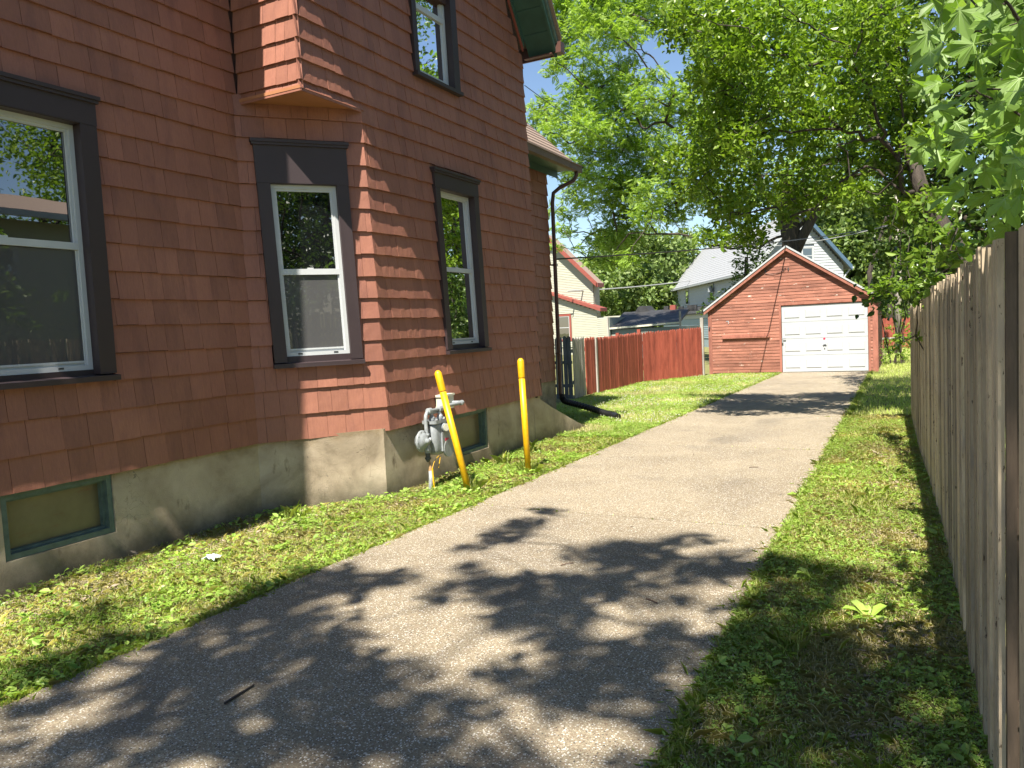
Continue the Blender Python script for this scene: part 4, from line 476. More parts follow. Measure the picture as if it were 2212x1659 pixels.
# ---- wing behind: roof, fascia, gutter, downspout
mb = MB(); mb.box(-5.99, -5.98, 10.5, 13.98, 4.60, 4.86); mb.build('frieze_board', M['green'], house)
mb = MB(); mb.box(-6.03, -5.66, 10.5, 14.05, 4.73, 4.75); mb.build('eave_soffit', M['green'], house)
sl = .94
for k in range(14):  # roof shingle courses
    u0, u1 = k*.13, (k+1)*.13+.02; xa, xb = -5.60-u0, -5.60-u1; za, zb = 4.80+u0*sl, 4.80+u1*sl
    mb = MB(); mb.hexa([(xa, 10.5, za), (xa, 14.12, za), (xb, 14.12, zb-.012), (xb, 10.5, zb-.012), (xa, 10.5, za+.02), (xa, 14.12, za+.02), (xb, 14.12, zb), (xb, 10.5, zb)]); mb.build('roof_course', M['shingleroof'], house)
mb = MB(); mb.hexa([(-5.62, 10.46, 4.75), (-5.62, 14.1, 4.75), (-8.0, 14.1, 4.75+2.38*sl), (-8.0, 10.46, 4.75+2.38*sl), (-5.62, 10.46, 4.79), (-5.62, 14.1, 4.79), (-8.0, 14.1, 4.79+2.38*sl), (-8.0, 10.46, 4.79+2.38*sl)]); mb.build('roof', M['shingleroof'], house)
mb = MB()
mb.box(-5.64, -5.62, 10.5, 14.1, 4.68, 4.80); mb.box(-5.62, -5.52, 10.5, 14.12, 4.67, 4.685); mb.box(-5.535, -5.52, 10.5, 14.12, 4.685, 4.78); mb.box(-5.62, -5.535, 14.10, 14.12, 4.685, 4.77)
mb.bar((-5.515, 10.5, 4.785), (-5.515, 14.12, 4.785), .02, .02)
gt = mb.build('gutter', M['gutter'], house)
mb = MB(); mb.tube([(-5.57, 13.93, 4.68), (-5.57, 13.93, 4.60), (-5.62, 13.90, 4.50), (-5.85, 13.76, 4.38), (-5.96, 13.69, 4.28), (-5.985, 13.68, 4.1), (-5.985, 13.67, 1.5), (-5.985, 13.67, .45), (-5.96, 13.67, .33)], .038, 10)
dsp = mb.build('downspout', M['brownmetal'], house, smooth=True)
for zz in (1.2, 2.9): 
    mb = MB(); mb.box(-6.04, -5.94, 13.62, 13.72, zz, zz+.03); mb.build('strap', M['brownmetal'], dsp)

# ---- foundation
def holed(fr, u0, u1, z0, z1, hole, depth=.16, n=0.):
    mb = MB(); us = [u0]+([hole[0], hole[1]] if hole else [])+[u1]; zs = [z0]+([hole[2], hole[3]] if hole else [])+[z1]
    for i in range(len(us)-1):
        for j in range(len(zs)-1):
            if hole and i == 1 and j == 1: continue
            mb.obox(fr, us[i], us[i+1], -depth, n, zs[j], zs[j+1])
    return mb
fA, _ = wall_frame((XA-.03, .6), (XA-.03, 5.6), (XA-.03, .6), (XA-.03, 5.6), 0, 1)
fB, _ = wall_frame((XA-.03, 5.585), (XC-.03, 6.585), (XA-.03, 5.585), (XC-.03, 6.585), 0, 1)
fC, _ = wall_frame((XC-.03, 6.585), (XC-.03, 10.55), (XC-.03, 6.585), (XC-.03, 10.55), 0, 1)
bwA = (3.13-.6, 4.0-.6, .215, .698); bwC = (8.02-6.585, 8.86-6.585, .165, .700)
holed(fA, 0, 5.0, -.2, .725, bwA).build('foundation', M['plaster'], house)
holed(fB, -.02, 1.281, -.2, .725, None).build('foundation', M['plaster'], house)
holed(fC, 0, 3.95, -.2, .725, bwC).build('foundation', M['plaster'], house)
mb = MB(); mb.box(-6.2, -6.06, 10.55, 13.62, -.2, .72); mb.build('foundation', M['plaster'], house)
mb = MB(); n = 8; pr = [(10.3, .70), (10.45, .69), (10.9, .50), (11.35, .33), (11.8, .16), (12.2, .03), (12.35, -.03)]
V = []; 
for y, z in pr:
    for x, zz in ((-4.94+(y-10.3)*.03, -.2), (-4.95+(y-10.3)*.03, z-.02), (-5.02+(y-10.3)*.03, z), (-5.55, z+.01), (-5.56, -.2)): V.append((x, y, zz))
F = []
for i in range(len(pr)-1):
    for k in range(4): a = i*5+k; F.append((a, a+1, a+6, a+5)[::-1])
F += [(0, 1, 2, 3, 4), tuple(len(V)-5+k for k in (4, 3, 2, 1, 0))]
mb.add(V, F); mb.build('buttress', M['plaster'], house)

# ---- windows: frame(u,z,n) local builder
def window(fr, u0, u1, z0, z1, zr, tl, tr, zh, zs, rec, lean=0., zm=None, dark=False, cap=True, single=False, screen=True):
    """u0..u1,z0..z1 = vinyl frame; zr=(bottom,top) of meeting rail; tl/tr outer trim edges; zh head top; zs sill bottom"""
    zm = zm or (z0+z1)/2
    f = lambda u, z, n=0.: fr(u+lean*(z-zm), z, n)
    W = mesh_holder = None
    mb = MB(); mb.obox(f, u0-.01, u1+.01, rec-.075, rec-.055, z0-.01, z1+.01)     # dark slab standing in for the unlit room
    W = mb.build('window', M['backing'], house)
    mb = MB(); O = .022
    mb.obox(f, tl, u0-.0, rec-.03, O, zs+.055, z1+.005, 0); mb.obox(f, u1+.0, tr, rec-.03, O, zs+.055, z1+.005, 0)
    mb.obox(f, tl-.003, tr+.003, rec-.03, O+.003, z1+.006, zh-.03, 0)
    mb.obox(f, u0, u1, rec-.03, O-.006, z1-.0, z1+.006, 0)
    mb.build('trim', M['trim'], W)
    if cap:
        mb = MB(); mb.obox(f, tl-.03, tr+.03, -.02, O+.034, zh-.03, zh); mb.obox(f, tl-.02, tr+.02, -.02, O+.022, zh-.055, zh-.0301); mb.build('head_cap', M['trim'], W)
    mb = MB(); mb.hexa([f(tl-.012, zs, -.02), f(tr+.012, zs, -.02), f(tr+.012, zs, O+.03), f(tl-.012, zs, O+.03), f(tl-.012, zs+.055, rec-.02), f(tr+.012, zs+.055, rec-.02), f(tr+.012, zs+.042, O+.03), f(tl-.012, zs+.042, O+.03)])
    mb.obox(f, u0, u1, rec-.02, rec+.02, zs+.05, z0); mb.build('sill', M['trim'], W)
    fw = .038; mb = MB(); a, b = rec-.02, rec+.012
    mb.obox(f, u0, u0+fw, a, b, z0, z1); mb.obox(f, u1-fw, u1, a, b, z0, z1); mb.obox(f, u0+fw, u1-fw, a, b-.001, z1-fw, z1); mb.obox(f, u0+fw, u1-fw, a, b-.001, z0, z0+fw)
    mb.build('frame', M['vinyl'], W)
    # upper sash
    sw = .022; mb = MB(); a, b = rec-.02, rec-.002
    mb.obox(f, u0+fw, u0+fw+sw, a, b, zr[1], z1-fw); mb.obox(f, u1-fw-sw, u1-fw, a, b, zr[1], z1-fw); mb.obox(f, u0+fw+sw, u1-fw-sw, a, b-.001, z1-fw-sw, z1-fw); mb.obox(f, u0+fw, u1-fw, a, b+.012, zr[0], zr[1])
    mb.build('sash', M['vinyl'], W)
    mb = MB(); mb.obox(f, (u0+u1)/2-.03, (u0+u1)/2+.03, rec-.002, rec+.008, zr[1], zr[1]+.012); mb.build('sash_lock', M['vinyl'], W)
    mb = MB(); mb.obox(f, u0+fw, u1-fw, rec-.03, rec-.022, zr[1]-.005, z1-fw); mb.build('pane', M['glass'], W)
    # lower sash, set back, and its screen
    mb = MB(); a, b = rec-.045, rec-.022; s2 = .05
    mb.obox(f, u0+fw, u0+fw+s2*.6, a, b, z0+fw, zr[0]); mb.obox(f, u1-fw-s2*.6, u1-fw, a, b, z0+fw, zr[0]); mb.obox(f, u0+fw, u1-fw, a, b+.002, z0+fw, z0+fw+s2)
    mb.build('sash', M['vinyl'], W)
    mb = MB(); mb.obox(f, u0+fw, u1-fw, rec-.055, rec-.047, z0+fw, zr[0]); mb.build('pane', M['glass'], W)
    if screen:
        mb = MB(); mb.obox(f, u0+fw+.008, u1-fw-.008, rec-.0155, rec-.014, z0+fw+.03, zr[0]-.005); mb.build('insect_screen', M['screen'], W)
        mb = MB(); a, b = rec-.019, rec-.006; t = .014
        mb.obox(f, u0+fw, u0+fw+t, a, b, z0+fw, zr[0]); mb.obox(f, u1-fw-t, u1-fw, a, b, z0+fw, zr[0]); mb.obox(f, u0+fw+t, u1-fw-t, a, b, z0+fw+.02, z0+fw+.036)
        mb.build('screen_frame', M['vinyl'], W)
    for q in (.22, .78):
        mb = MB(); u = u0+(u1-u0)*q; mb.obox(f, u-.022, u+.022, rec+.0, rec+.0135, z0+.014, z0+.03); mb.build('weep_cover', M['meterdark'], W)
    return W
window(frA, 2.75-.6, 3.945-.6, 1.55, 3.465, (2.495, 2.55), hA[0], hA[1], 3.70, 1.455, -.08)
window(frB, .305, .951, 1.546, 3.25, (2.362, 2.42), hB[0], hB[1], 3.675, 1.432, -.04, lean=-.0275, zm=2.45)
window(frC, 1.375, 2.185, 1.56, 3.425, (2.46, 2.515), hC[0], hC[1], 3.655, 1.45, -.08)
window(frU, 2.01, 2.78, 4.71, 6.3, (5.47, 5.53), hU[0], hU[1], 6.42, 4.64, -.08)

# basement windows
for fr, h in ((fA, bwA), (fC, bwC)):
    mb = MB(); u0, u1, z0, z1 = h; mb.obox(fr, u0+.04, u1-.04, -.11, -.10, z0+.04, z1-.04); bwin = mb.build('basement_window', M['panel'], house)
    mb = MB(); t = .045
    for (a, b, c, d, n0, n1) in ((u0+.003, u0+t, z0+.003, z1-.003, -.12, -.012), (u1-t, u1-.003, z0+.003, z1-.003, -.12, -.012), (u0+t, u1-t, z1-t, z1-.003, -.12, -.014), (u0+t, u1-t, z0+.003, z0+t, -.12, -.014)): mb.obox(fr, a, b, n0, n1, c, d)
    for (a, b, c, d, n0, n1) in ((u0+t, u0+t+.02, z0+t, z1-t, -.12, -.06), (u1-t-.02, u1-t, z0+t, z1-t, -.12, -.06), (u0+t, u1-t, z1-t-.02, z1-t, -.12, -.061), (u0+t, u1-t, z0+t, z0+t+.018, -.12, -.061)): mb.obox(fr, a, b, n0, n1, c, d)
    mb.build('frame', M['palegreen'], bwin)
# ================================================================ ground and driveway
def structure(o): o['kind'] = 'structure'; return o
V = []; F = []; n = 60
xs = [-300, -120, -60, -40]+[(-30+i*1.0) for i in range(0, 46)]+[25, 40, 80, 200]
ys = [-120, -40, -15]+[(-8+i*1.0) for i in range(0, 54)]+[55, 70, 100, 160, 400]
for y in ys:
    for x in xs: V.append((x, y, -.018+(.02*mnoise.noise(Vector((x*.4, y*.4, 0))) if abs(x) < 25 and -8 < y < 45 and not -4.6 < x < -.2 else 0)))
nx = len(xs)
for j in range(len(ys)-1):
    for i in range(nx-1): a = j*nx+i; F.append((a, a+1, a+nx+1, a+nx))
structure(mesh_obj('ground', V, F, M['soil'], smooth=True, origin=(0, 0, 0)))
drive = thing('driveway', (-2.3, 10, 0), None, None); drive['kind'] = 'structure'
def dl(y): return -3.96+.022*y+.03*mnoise.noise(Vector((0, y*.8, 3)))
def dr(y): return -.87-.003*y+.03*mnoise.noise(Vector((5, y*.8, 3)))
JY = [-6.0, -2.0, 2.0-.3, 6.40, 10.36, 13.83, 17.0, 20.75, 24.86]
JY = [-6.0, -1.8, 6.40, 10.36, 13.83, 17.0, 20.75, 24.86]
for k in range(len(JY)-1):
    a, b = JY[k]+.007, JY[k+1]-.007; m = max(6, int((b-a)/.3)); V = []; F = []
    for j in range(m+1):
        y = a+(b-a)*j/m; x0, x1 = dl(y), dr(y); sl = -.07*(y-6)/1.0*0
        for q in (0, .012, .5, .988, 1): V.append((x0+(x1-x0)*q, y+(-.10*(q-.5) if j in (0, m) else 0), .014-(.006 if q in (0, 1) else 0)-(.004 if j in (0, m) else 0)))
    for j in range(m):
        for q in range(4): c = j*5+q; F.append((c, c+1, c+6, c+5))
    nv = len(V); ring = [q for q in range(5)]+[j*5+4 for j in range(1, m+1)]+[m*5+q for q in (3, 2, 1, 0)]+[j*5 for j in range(m-1, 0, -1)]
    for i in ring: V.append((V[i][0], V[i][1], -.12))
    for i in range(len(ring)): j = (i+1) % len(ring); F.append((ring[j], ring[i], nv+i, nv+j))
    mesh_obj('slab', V, F, M['concrete'], drive)

# ================================================================ garage
gar = thing('garage', (-3.2, 27.5, 0), 'weathered red clapboard garage with a white panel door at the end of the driveway', 'garage')
GY = 24.9; gx0, gx1, gp = -5.63, -.745, -3.2
def gz(x): return 2.06+(3.84-2.06)*(x+5.68)/(gp+5.68) if x < gp else 2.16+(3.84-2.16)*(-.68-x)/(-.68-gp)
def gxr(z): # x range under roof at height z
    l = gx0 if z <= 2.08 else -5.68+(z-2.06)/(3.84-2.06)*(gp+5.68); r = gx1 if z <= 2.15 else -.68-(z-2.16)/(3.84-2.16)*(-.68-gp); return l, r
dx0, dx1, dz1 = -3.40, -.975, 2.075
z = .03; k = 0
while z < 3.72:
    h = .098; za, zb = z, min(z+h, 3.74); l0, r0 = gxr(za); l1, r1 = gxr(zb)
    l0 = max(l0+.10, gx0+.11) if za < 2.05 else l0+.03; r0 = min(r0, gx1-.11) if za < 2.1 else r0-.03
    l1 = max(l1, gx0+.11) if za < 2.05 else l1+.03; r1 = min(r1, gx1-.11) if za < 2.1 else r1-.03
    l0 = max(l0, gx0+.11) if za < 2.05 else l0
    spans = [(l0, r0, l1, r1)]
    if za < dz1: spans = [(l0, dx0-.06, l1, dx0-.06), (dx1+.06, r0, dx1+.06, r1)]; 
    ns = []
    for sp in spans:
        if sp[1]-sp[0] > 1.6 and random.random() < .75:
            c = random.uniform(sp[0]+.5, sp[1]-.5); ns += [(sp[0], c-.0015, sp[2], c-.0015), (c+.0015, sp[1], c+.0015, sp[3])]
        else: ns.append(sp)
    for a, b, c, d in ns:
        if b-a < .03: continue
        mb = MB(); j = random.uniform(0, .004); s_ = random.uniform(-.003, .003)
        dd = max(d, c+.01)
        mb.hexa([(a, GY-.018-j, za+s_), (b, GY-.018-j, za-s_), (b, GY, za), (a, GY, za), (c, GY-.008, zb), (dd, GY-.008, zb), (dd, GY, zb), (c, GY, zb)])
        mb.build('clapboard', M['garboard'], gar)
    z += h; k += 1
mb = MB(); P = [(gx0, GY+.002, -.1), (gx1, GY+.002, -.1), (gx1, GY+.002, gz(gx1)-.02), (gp, GY+.002, 3.82), (gx0, GY+.002, gz(gx0)-.02)]
mb.box(gx0, dx0, GY+.001, GY+.08, -.1, 2.05); mb.box(dx1, gx1, GY+.001, GY+.08, -.1, 2.05)
mb.add([(gx0, GY+.001, 2.05), (gx1, GY+.001, 2.05), (gx1, GY+.001, 2.12), (gp, GY+.001, 3.82), (gx0, GY+.001, 2.08), (gx0, GY+.08, 2.05), (gx1, GY+.08, 2.05), (gx1, GY+.08, 2.12), (gp, GY+.08, 3.82), (gx0, GY+.08, 2.08)], [(0, 1, 2, 3, 4), (9, 8, 7, 6, 5), (0, 5, 6, 1)])
mb.box(gx0, gx0+.08, GY+.08, 30.6, -.1, 2.05); mb.box(gx1-.08, gx1-.02, GY+.08, 30.6, -.1, 2.1); mb.box(gx0, gx1, 30.5, 30.6, -.1, 2.1); 
mb.build('wall', M['garcorner'], gar)
for k in range(20):
    mb = MB(); zz = .05+k*.1; mb.hexa([(gx1-.02, GY+.02, zz), (gx1+.004, GY+.02, zz), (gx1+.004, 30.6, zz), (gx1-.02, 30.6, zz), (gx1-.02, GY+.02, zz+.1), (gx1-.012, GY+.02, zz+.1), (gx1-.012, 30.6, zz+.1), (gx1-.02, 30.6, zz+.1)]); mb.build('clapboard', M['garboard'], gar)
for a, b in ((gx0, gx0+.11), (gx1-.11, gx1+.004)):
    mb = MB(); mb.box(a, b, GY-.03, GY-.001, -.02, 2.07 if a < -3 else 2.14); mb.build('corner_board', M['garcorner'], gar)
mb = MB(); mb.box(gx1+.005, gx1+.03, GY-.03, GY+.09, 0, 2.12); mb.build('corner_board', M['garcorner'], gar)
mb = MB(); mb.box(dx0-.06, dx0, GY-.028, GY+.03, 0, dz1+.05); mb.box(dx1, dx1+.06, GY-.028, GY+.03, 0, dz1+.05); mb.box(dx0, dx1, GY-.028, GY+.03, dz1, dz1+.05); mb.build('door_frame', M['garcorner'], gar)
for (xa, za, xb, zb) in ((-5.74, 2.02, gp, 3.84), (gp, 3.84, -.64, 2.13)):
    mb = MB(); mb.hexa([(xa, GY-.14, za-.02), (xb, GY-.14, zb-.02), (xb, 30.8, zb-.02), (xa, 30.8, za-.02), (xa, GY-.14, za+.025), (xb, GY-.14, zb+.025), (xb, 30.8, zb+.025), (xa, 30.8, za+.025)]); mb.build('roof', M['greyroof'], gar)
    mb = MB(); mb.hexa([(xa, GY-.155, za-.015), (xb, GY-.155, zb-.015), (xb, GY-.141, zb-.015), (xa, GY-.141, za-.015), (xa, GY-.155, za+.045), (xb, GY-.155, zb+.045), (xb, GY-.141, zb+.045), (xa, GY-.141, za+.045)]); mb.build('drip_edge', M['white'], gar)
    mb = MB(); mb.hexa([(xa, GY-.135, za-.125), (xb, GY-.135, zb-.125), (xb, GY-.112, zb-.125), (xa, GY-.112, za-.125), (xa, GY-.135, za-.021), (xb, GY-.135, zb-.021), (xb, GY-.112, zb-.021), (xa, GY-.112, za-.021)])
    mb.hexa([(xa, GY-.112, za-.045), (xb, GY-.112, zb-.045), (xb, GY-.002, zb-.045), (xa, GY-.002, za-.045), (xa, GY-.112, za-.022), (xb, GY-.112, zb-.022), (xb, GY-.002, zb-.022), (xa, GY-.002, za-.022)])
    mb.build('rake_board', M['garcorner'], gar)
mb = MB(); mb.box(-5.19, -3.745, GY-.085, GY-.025, 1.115, 1.145); mb.hexa([(-5.21, GY-.045, 1.145), (-3.75, GY-.045, 1.155), (-3.75, GY-.02, 1.155), (-5.21, GY-.02, 1.145), (-5.19, GY-.045, 1.215), (-3.75, GY-.045, 1.255), (-3.75, GY-.02, 1.255), (-5.19, GY-.02, 1.215)]); mb.build('ledge_board', M['garcorner'], gar)
for x_ in (-3.835, -3.16):
    mb = MB(); mb.tube([(x_, GY-.03, 3.12), (x_, GY-.03, 3.21)], .018, 8); mb.build('insulator', M['meterdark'], gar)
mb = MB(); mb.tube([(-3.83, GY-.035, 3.08), (-3.6, GY-.04, 3.04), (-3.45, GY-.04, 3.08), (-3.30, GY-.04, 3.12), (-3.22, GY-.04, 3.22), (-3.33, GY-.04, 3.26), (-3.28, GY-.04, 3.1)], .006, 5); mb.build('cable', M['wire'], gar)
mb = MB(); mb.tube([(gx0+.03, GY-.05, 1.42), (gx0+.05, GY-.05, 1.52)], .02, 6); mb.build('hook', M['meterdark'], gar)
mb = MB(); mb.box(-5.06, -4.98, GY-.032, GY-.022, 1.66, 1.675); mb.box(-5.0, -4.985, GY-.032, GY-.022, 1.58, 1.66); mb.build('paint_mark', M['white'], gar)
# overhead door: four sections with four raised panels each
sech = (2.06-.02)/4; mb = MB(); mb.box(dx0+.01, dx1-.01, GY+.04, GY+.06, .015, 2.06); door = mb.build('garage_door', M['white'], gar)
for s_ in range(4):
    z0 = .02+s_*sech; mb = MB(); mb.box(dx0+.012, dx1-.012, GY+.012, GY+.04, z0+.004, z0+sech-.004)
    dwid = (dx1-dx0-.024)/4; yb = GY+.012
    for c in range(4):
        xa = dx0+.012+dwid*c+.075; xb = dx0+.012+dwid*(c+1)-.075; za, zb = z0+.11, z0+sech-.11
        g = .028
        # moulded ring: groove then raised field
        def ringf(x0, x1, q0, q1, y0, X0, X1, Q0, Q1, y1):
            mb.add([(x0, y0, q0), (x1, y0, q0), (x1, y0, q1), (x0, y0, q1), (X0, y1, Q0), (X1, y1, Q0), (X1, y1, Q1), (X0, y1, Q1)], [(0, 1, 5, 4), (1, 2, 6, 5), (2, 3, 7, 6), (3, 0, 4, 7)])
        ringf(xa, xb, za, zb, yb-.0005, xa+g, xb-g, za+g, zb-g, yb-.016)
        mb.add([(xa+g, yb-.016, za+g), (xb-g, yb-.016, za+g), (xb-g, yb-.016, zb-g), (xa+g, yb-.016, zb-g)], [(0, 1, 2, 3)])
    mb.build('door_section', M['white'], door)
mb = MB(); mb.tube([(-2.18, GY+.011, 1.013), (-2.18, GY+.004, 1.013)], .032, 14); mb.build('round_sticker', M['redsticker'], door)
mb = MB(); mb.box(-2.23, -2.12, GY-.002, GY+.010, .80, .815); mb.bar((-2.21, GY, .79), (-2.14, GY, .845), .012, .012, (0, 1, 0)); mb.bar((-2.2, GY, .845), (-2.13, GY, .79), .012, .012, (0, 1, 0)); mb.box(-2.19, -2.16, GY-.004, GY+.010, .70, .73); mb.build('handle', M['meterdark'], door)
mb = MB(); mb.box(-3.39, -3.27, GY-.045, GY-.028, 1.045, 1.07); mb.box(-3.385, -3.35, GY-.045, GY-.028, .92, 1.03); mb.build('latch', M['meter'], door)

# ================================================================ fences
def picket_run(parent, a, b, w, h, mat, name, zb=.03, dog=.05, hj=.012, lean=0, gap=.006, thick=.018, face=1, skip=(), oj=.0035, wv=.06):
    a, b = Vector((*a, 0)), Vector((*b, 0)); L = (b-a).length; d = (b-a).normalized(); nrm = Vector((d.y, -d.x, 0))*face
    n = max(1, int(L/w)); cs = [0]
    for i in range(n): cs.append(cs[-1]+1+wv*random.uniform(-1, 1))
    cs = [c_*L/cs[-1] for c_ in cs]
    for i in range(n):
        if i in skip: continue
        c = a+d*((cs[i]+cs[i+1])/2); hw = (cs[i+1]-cs[i])/2-gap/2*random.uniform(.5, 2.4); H = h(i/n) if callable(h) else h; H += random.uniform(-hj, hj); o_ = nrm*random.uniform(-oj, oj); ln = random.uniform(-.006, .006)+lean
        P = lambda u, z, t: tuple(c+o_+d*(u+ln*z)+nrm*t+Vector((0, 0, z)))
        zt = H-dog; pr = [(-hw, zb), (hw, zb), (hw, zt), (hw*.35, H), (-hw*.35, H), (-hw, zt)] if dog else [(-hw, zb), (hw, zb), (hw, H), (-hw, H+random.uniform(-.006, .006))]
        k = len(pr); V = [P(u, z, thick) for u, z in pr]+[P(u, z, 0) for u, z in pr]
        F = [tuple(range(k)), tuple(reversed(range(k, 2*k)))]+[((j+1) % k, j, k+j, k+(j+1) % k) for j in range(k)]
        mesh_obj(name, V, F, mat, parent)
def rails(parent, a, b, zs, mat, off, face=1):
    a, b = Vector((*a, 0)), Vector((*b, 0)); d = (b-a).normalized(); nrm = Vector((d.y, -d.x, 0))*face
    for z in zs:
        mb = MB(); mb.bar(a+nrm*off+Vector((0, 0, z)), b+nrm*off+Vector((0, 0, z)), .04, .085); mb.build('rail', mat, parent)
def post(parent, x, y, h, w, mat, base=-.1):
    mb = MB(); mb.box(x-w/2, x+w/2, y-w/2, y+w/2, base, h); return mb.build('post', mat, parent)

rf = thing('picket_fence', (-6.9, 20, 0), 'red stockade picket fence between the grey gate and the garage', 'fence')
picket_run(rf, (-7.02, 17.62), (-6.98, 18.2), .095, 1.44, M['redpicket'], 'picket', dog=.07)
picket_run(rf, (-6.96, 18.3), (-6.86, 21.72), .098, lambda t: 1.42+.05*t, M['redpicket'], 'picket', dog=.07, hj=.02)
picket_run(rf, (-6.84, 21.74), (-5.64, 23.9), .098, lambda t: 1.47+.06*t, M['redpicket'], 'picket', dog=.055)
mb = MB(); mb.box(-6.99, -6.93, 18.2, 18.28, 0, 1.42); mb.build('post', M['greypicket'], rf)
rails(rf, (-7.02, 17.62), (-6.86, 21.72), (.4, 1.15), M['redpicket'], -.022); rails(rf, (-6.84, 21.74), (-5.64, 23.9), (.4, 1.15), M['redpicket'], -.022)
post(rf, -6.95, 19.9, 1.5, .09, M['redpicket']); post(rf, -6.93, 21.72, 1.56, .09, M['redpicket'])
post(rf, -5.63, 24.0, 1.82, .09, M['greypicket'])
wf = thing('weathered_fence_panel', (-7.02, 17.2, 0), 'pale unpainted picket panel between the dark gate and the red fence', 'fence')
picket_run(wf, (-7.0, 16.80), (-7.03, 17.60), .11, 1.46, M['greypicket'], 'picket', dog=.05); rails(wf, (-7.0, 16.8), (-7.03, 17.6), (.4, 1.15), M['greypicket'], -.022)
gg = thing('picket_gate', (-7.2, 16.72, 0), 'dark grey picket gate with gaps between its boards beside the downspout', 'gate')
picket_run(gg, (-7.95, 16.70), (-6.99, 16.72), .105, lambda t: 1.46+.05*t, M['greygate'], 'picket', dog=.04, gap=.018, face=1)
mb = MB(); mb.box(-7.95, -7.0, 16.73, 16.77, .85, .92); mb.box(-7.95, -7.0, 16.73, 16.77, .3, .37); mb.build('rail', M['greygate'], gg)
mb = MB(); mb.box(-7.28, -7.22, 16.67, 16.70, .85, .87); mb.box(-7.12, -7.08, 16.67, 16.70, .85, .87); mb.build('latch', M['meterdark'], gg)

pf = thing('board_fence', (.25, 8, 0), 'tall weathered brown board fence running along the right side of the grass', 'fence')
FP = [(.283, 2.93), (.277, 4.8), (.265, 6.6), (.215, 8.6), (.15, 10.8), (.085, 14.1)]
hts = [(1.925, 1.9), (1.90, 1.89), (1.91, 1.92), (1.88, 1.86), (1.82, 1.78), (1.76, 1.70)]
for i in range(len(FP)-1):
    a, b = FP[i], FP[i+1]; h0, h1 = hts[i][0], hts[i+1][0]
    picket_run(pf, (a[0], a[1]+.02), (b[0], b[1]-.012), .088 if i < 3 else .095, lambda t, h0=h0, h1=h1: h0+(h1-h0)*t, M['plank'], 'plank', dog=0, hj=.022, gap=.018, thick=.020, face=-1, zb=.03, oj=.009, wv=.35)
    rails(pf, a, b, (.35, 1.0, 1.6), M['postwood'], .03)
for x, y, h in ((.358, 2.99, 1.94), (.355, 5.0, 1.95), (.33, 6.9, 1.96), (.28, 9.3, 1.9), (.21, 11.8, 1.88), (.15, 14.0, 1.8)): post(pf, x, y, h, .09, M['postwood'])
mb = MB(); mb.box(.284, .312, 2.885, 2.925, .02, 1.935); mb.build('end_board', M['postwood'], pf)
gp2 = thing('fence_board', (.28, 2.3, 0), 'dark fence board standing alone at the right edge beyond a leafy gap', 'fence')
for (ya, yb_) in ((2.16, 2.26), (2.27, 2.385)):
    mb = MB(); mb.box(.262, .282, ya, yb_, .02, 1.90); mb.build('plank', M['plank'], gp2)
mb = MB(); mb.box(.283, .32, 2.1, 2.39, 1.50, 1.60); mb.box(.283, .32, 2.1, 2.39, .35, .45); mb.build('rail', M['postwood'], gp2)

# ================================================================ bollards, meter, pipes
def bollard(base, top, r, label):
    b, t = Vector(base), Vector(top); o = thing('bollard', base, label, 'bollard', 'yellow bollards guarding the gas meter')
    d = (t-b); L = d.length; u = d.normalized()
    mb = MB(); mb.tube([b-u*.1, b+u*(L-.24)], r, 24); mb.build('sleeve', M['yellow'], o, smooth=False)
    for p in o.children: 
        p.data.polygons.foreach_set('use_smooth', [len(f.vertices) == 4 for f in p.data.polygons])
    mb = MB(); mb.tube([b+u*(L-.236), b+u*(L-.225), b+u*(L-.035), b+u*(L-.022), b+u*(L-.010), b+u*(L-.002), b+u*L], [r+.002, r+.0035, r+.003, r*.92, r*.7, r*.4, .004], 24)
    c = mb.build('cap', M['yellow'], o); c.data.polygons.foreach_set('use_smooth', [len(f.vertices) == 4 for f in c.data.polygons])
bollard((-4.21, 7.04, 0), (-4.50, 7.0, 1.31), .037, 'leaning yellow bollard in front of the grey gas meter')
bollard((-4.035, 8.16, 0), (-4.06, 8.14, 1.37), .037, 'upright yellow bollard in the grass past the gas meter')

gm = thing('gas_meter', (-4.72, 7.2, 0), 'grey gas meter with round regulator and pipes against the foundation', 'gas meter')
X = -4.70
mb = MB(); mb.tube([(X+.07, 6.93, -.05), (X+.055, 6.98, .12), (X+.04, 7.01, .2)], [.024, .024, .026], 12); mb.build('riser_pipe', M['meter'], gm, smooth=True)
mb = MB(); mb.tube([(X+.04, 7.01, .10), (X+.035, 7.015, .14)], .027, 12); mb.build('white_band', M['white'], gm)
mb = MB(); mb.tube([(X+.035, 7.015, .19), (X+.03, 7.02, .24), (X+.02, 7.03, .25), (X+.01, 7.03, .34)], [.027, .018, .012, .012], 10); mb.build('insulating_joint', M['brass'], gm)
mb = MB(); mb.tube([(X, 7.03, .30), (X, 7.03, .33), (X, 7.03, .331), (X, 7.03, .35), (X, 7.03, .351), (X, 7.03, .41)], [.018, .030, .036, .036, .028, .028], 12); mb.build('valve', M['meterdark'], gm)
mb = MB(); mb.tube([(X, 7.03, .40), (X, 7.03, .435), (X, 7.03, .436), (X, 7.03, .54), (X, 7.03, .58)], [.034, .034, .022, .022, .028], 12); mb.tube([(X-.03, 7.01, .545), (X+.04, 7.05, .545)], .026, 12); mb.build('valve_body', M['meter'], gm)
mb = MB(); ax = Vector((.97, .06, .0)).normalized(); c = Vector((X-.0, 6.93, .545))
prof_ = [(-.055, .03), (-.05, .075), (-.012, .10), (-.0115, .118), (.0, .120), (.0115, .118), (.012, .10), (.035, .085), (.055, .05), (.062, .03), (.09, .028), (.095, .0)]
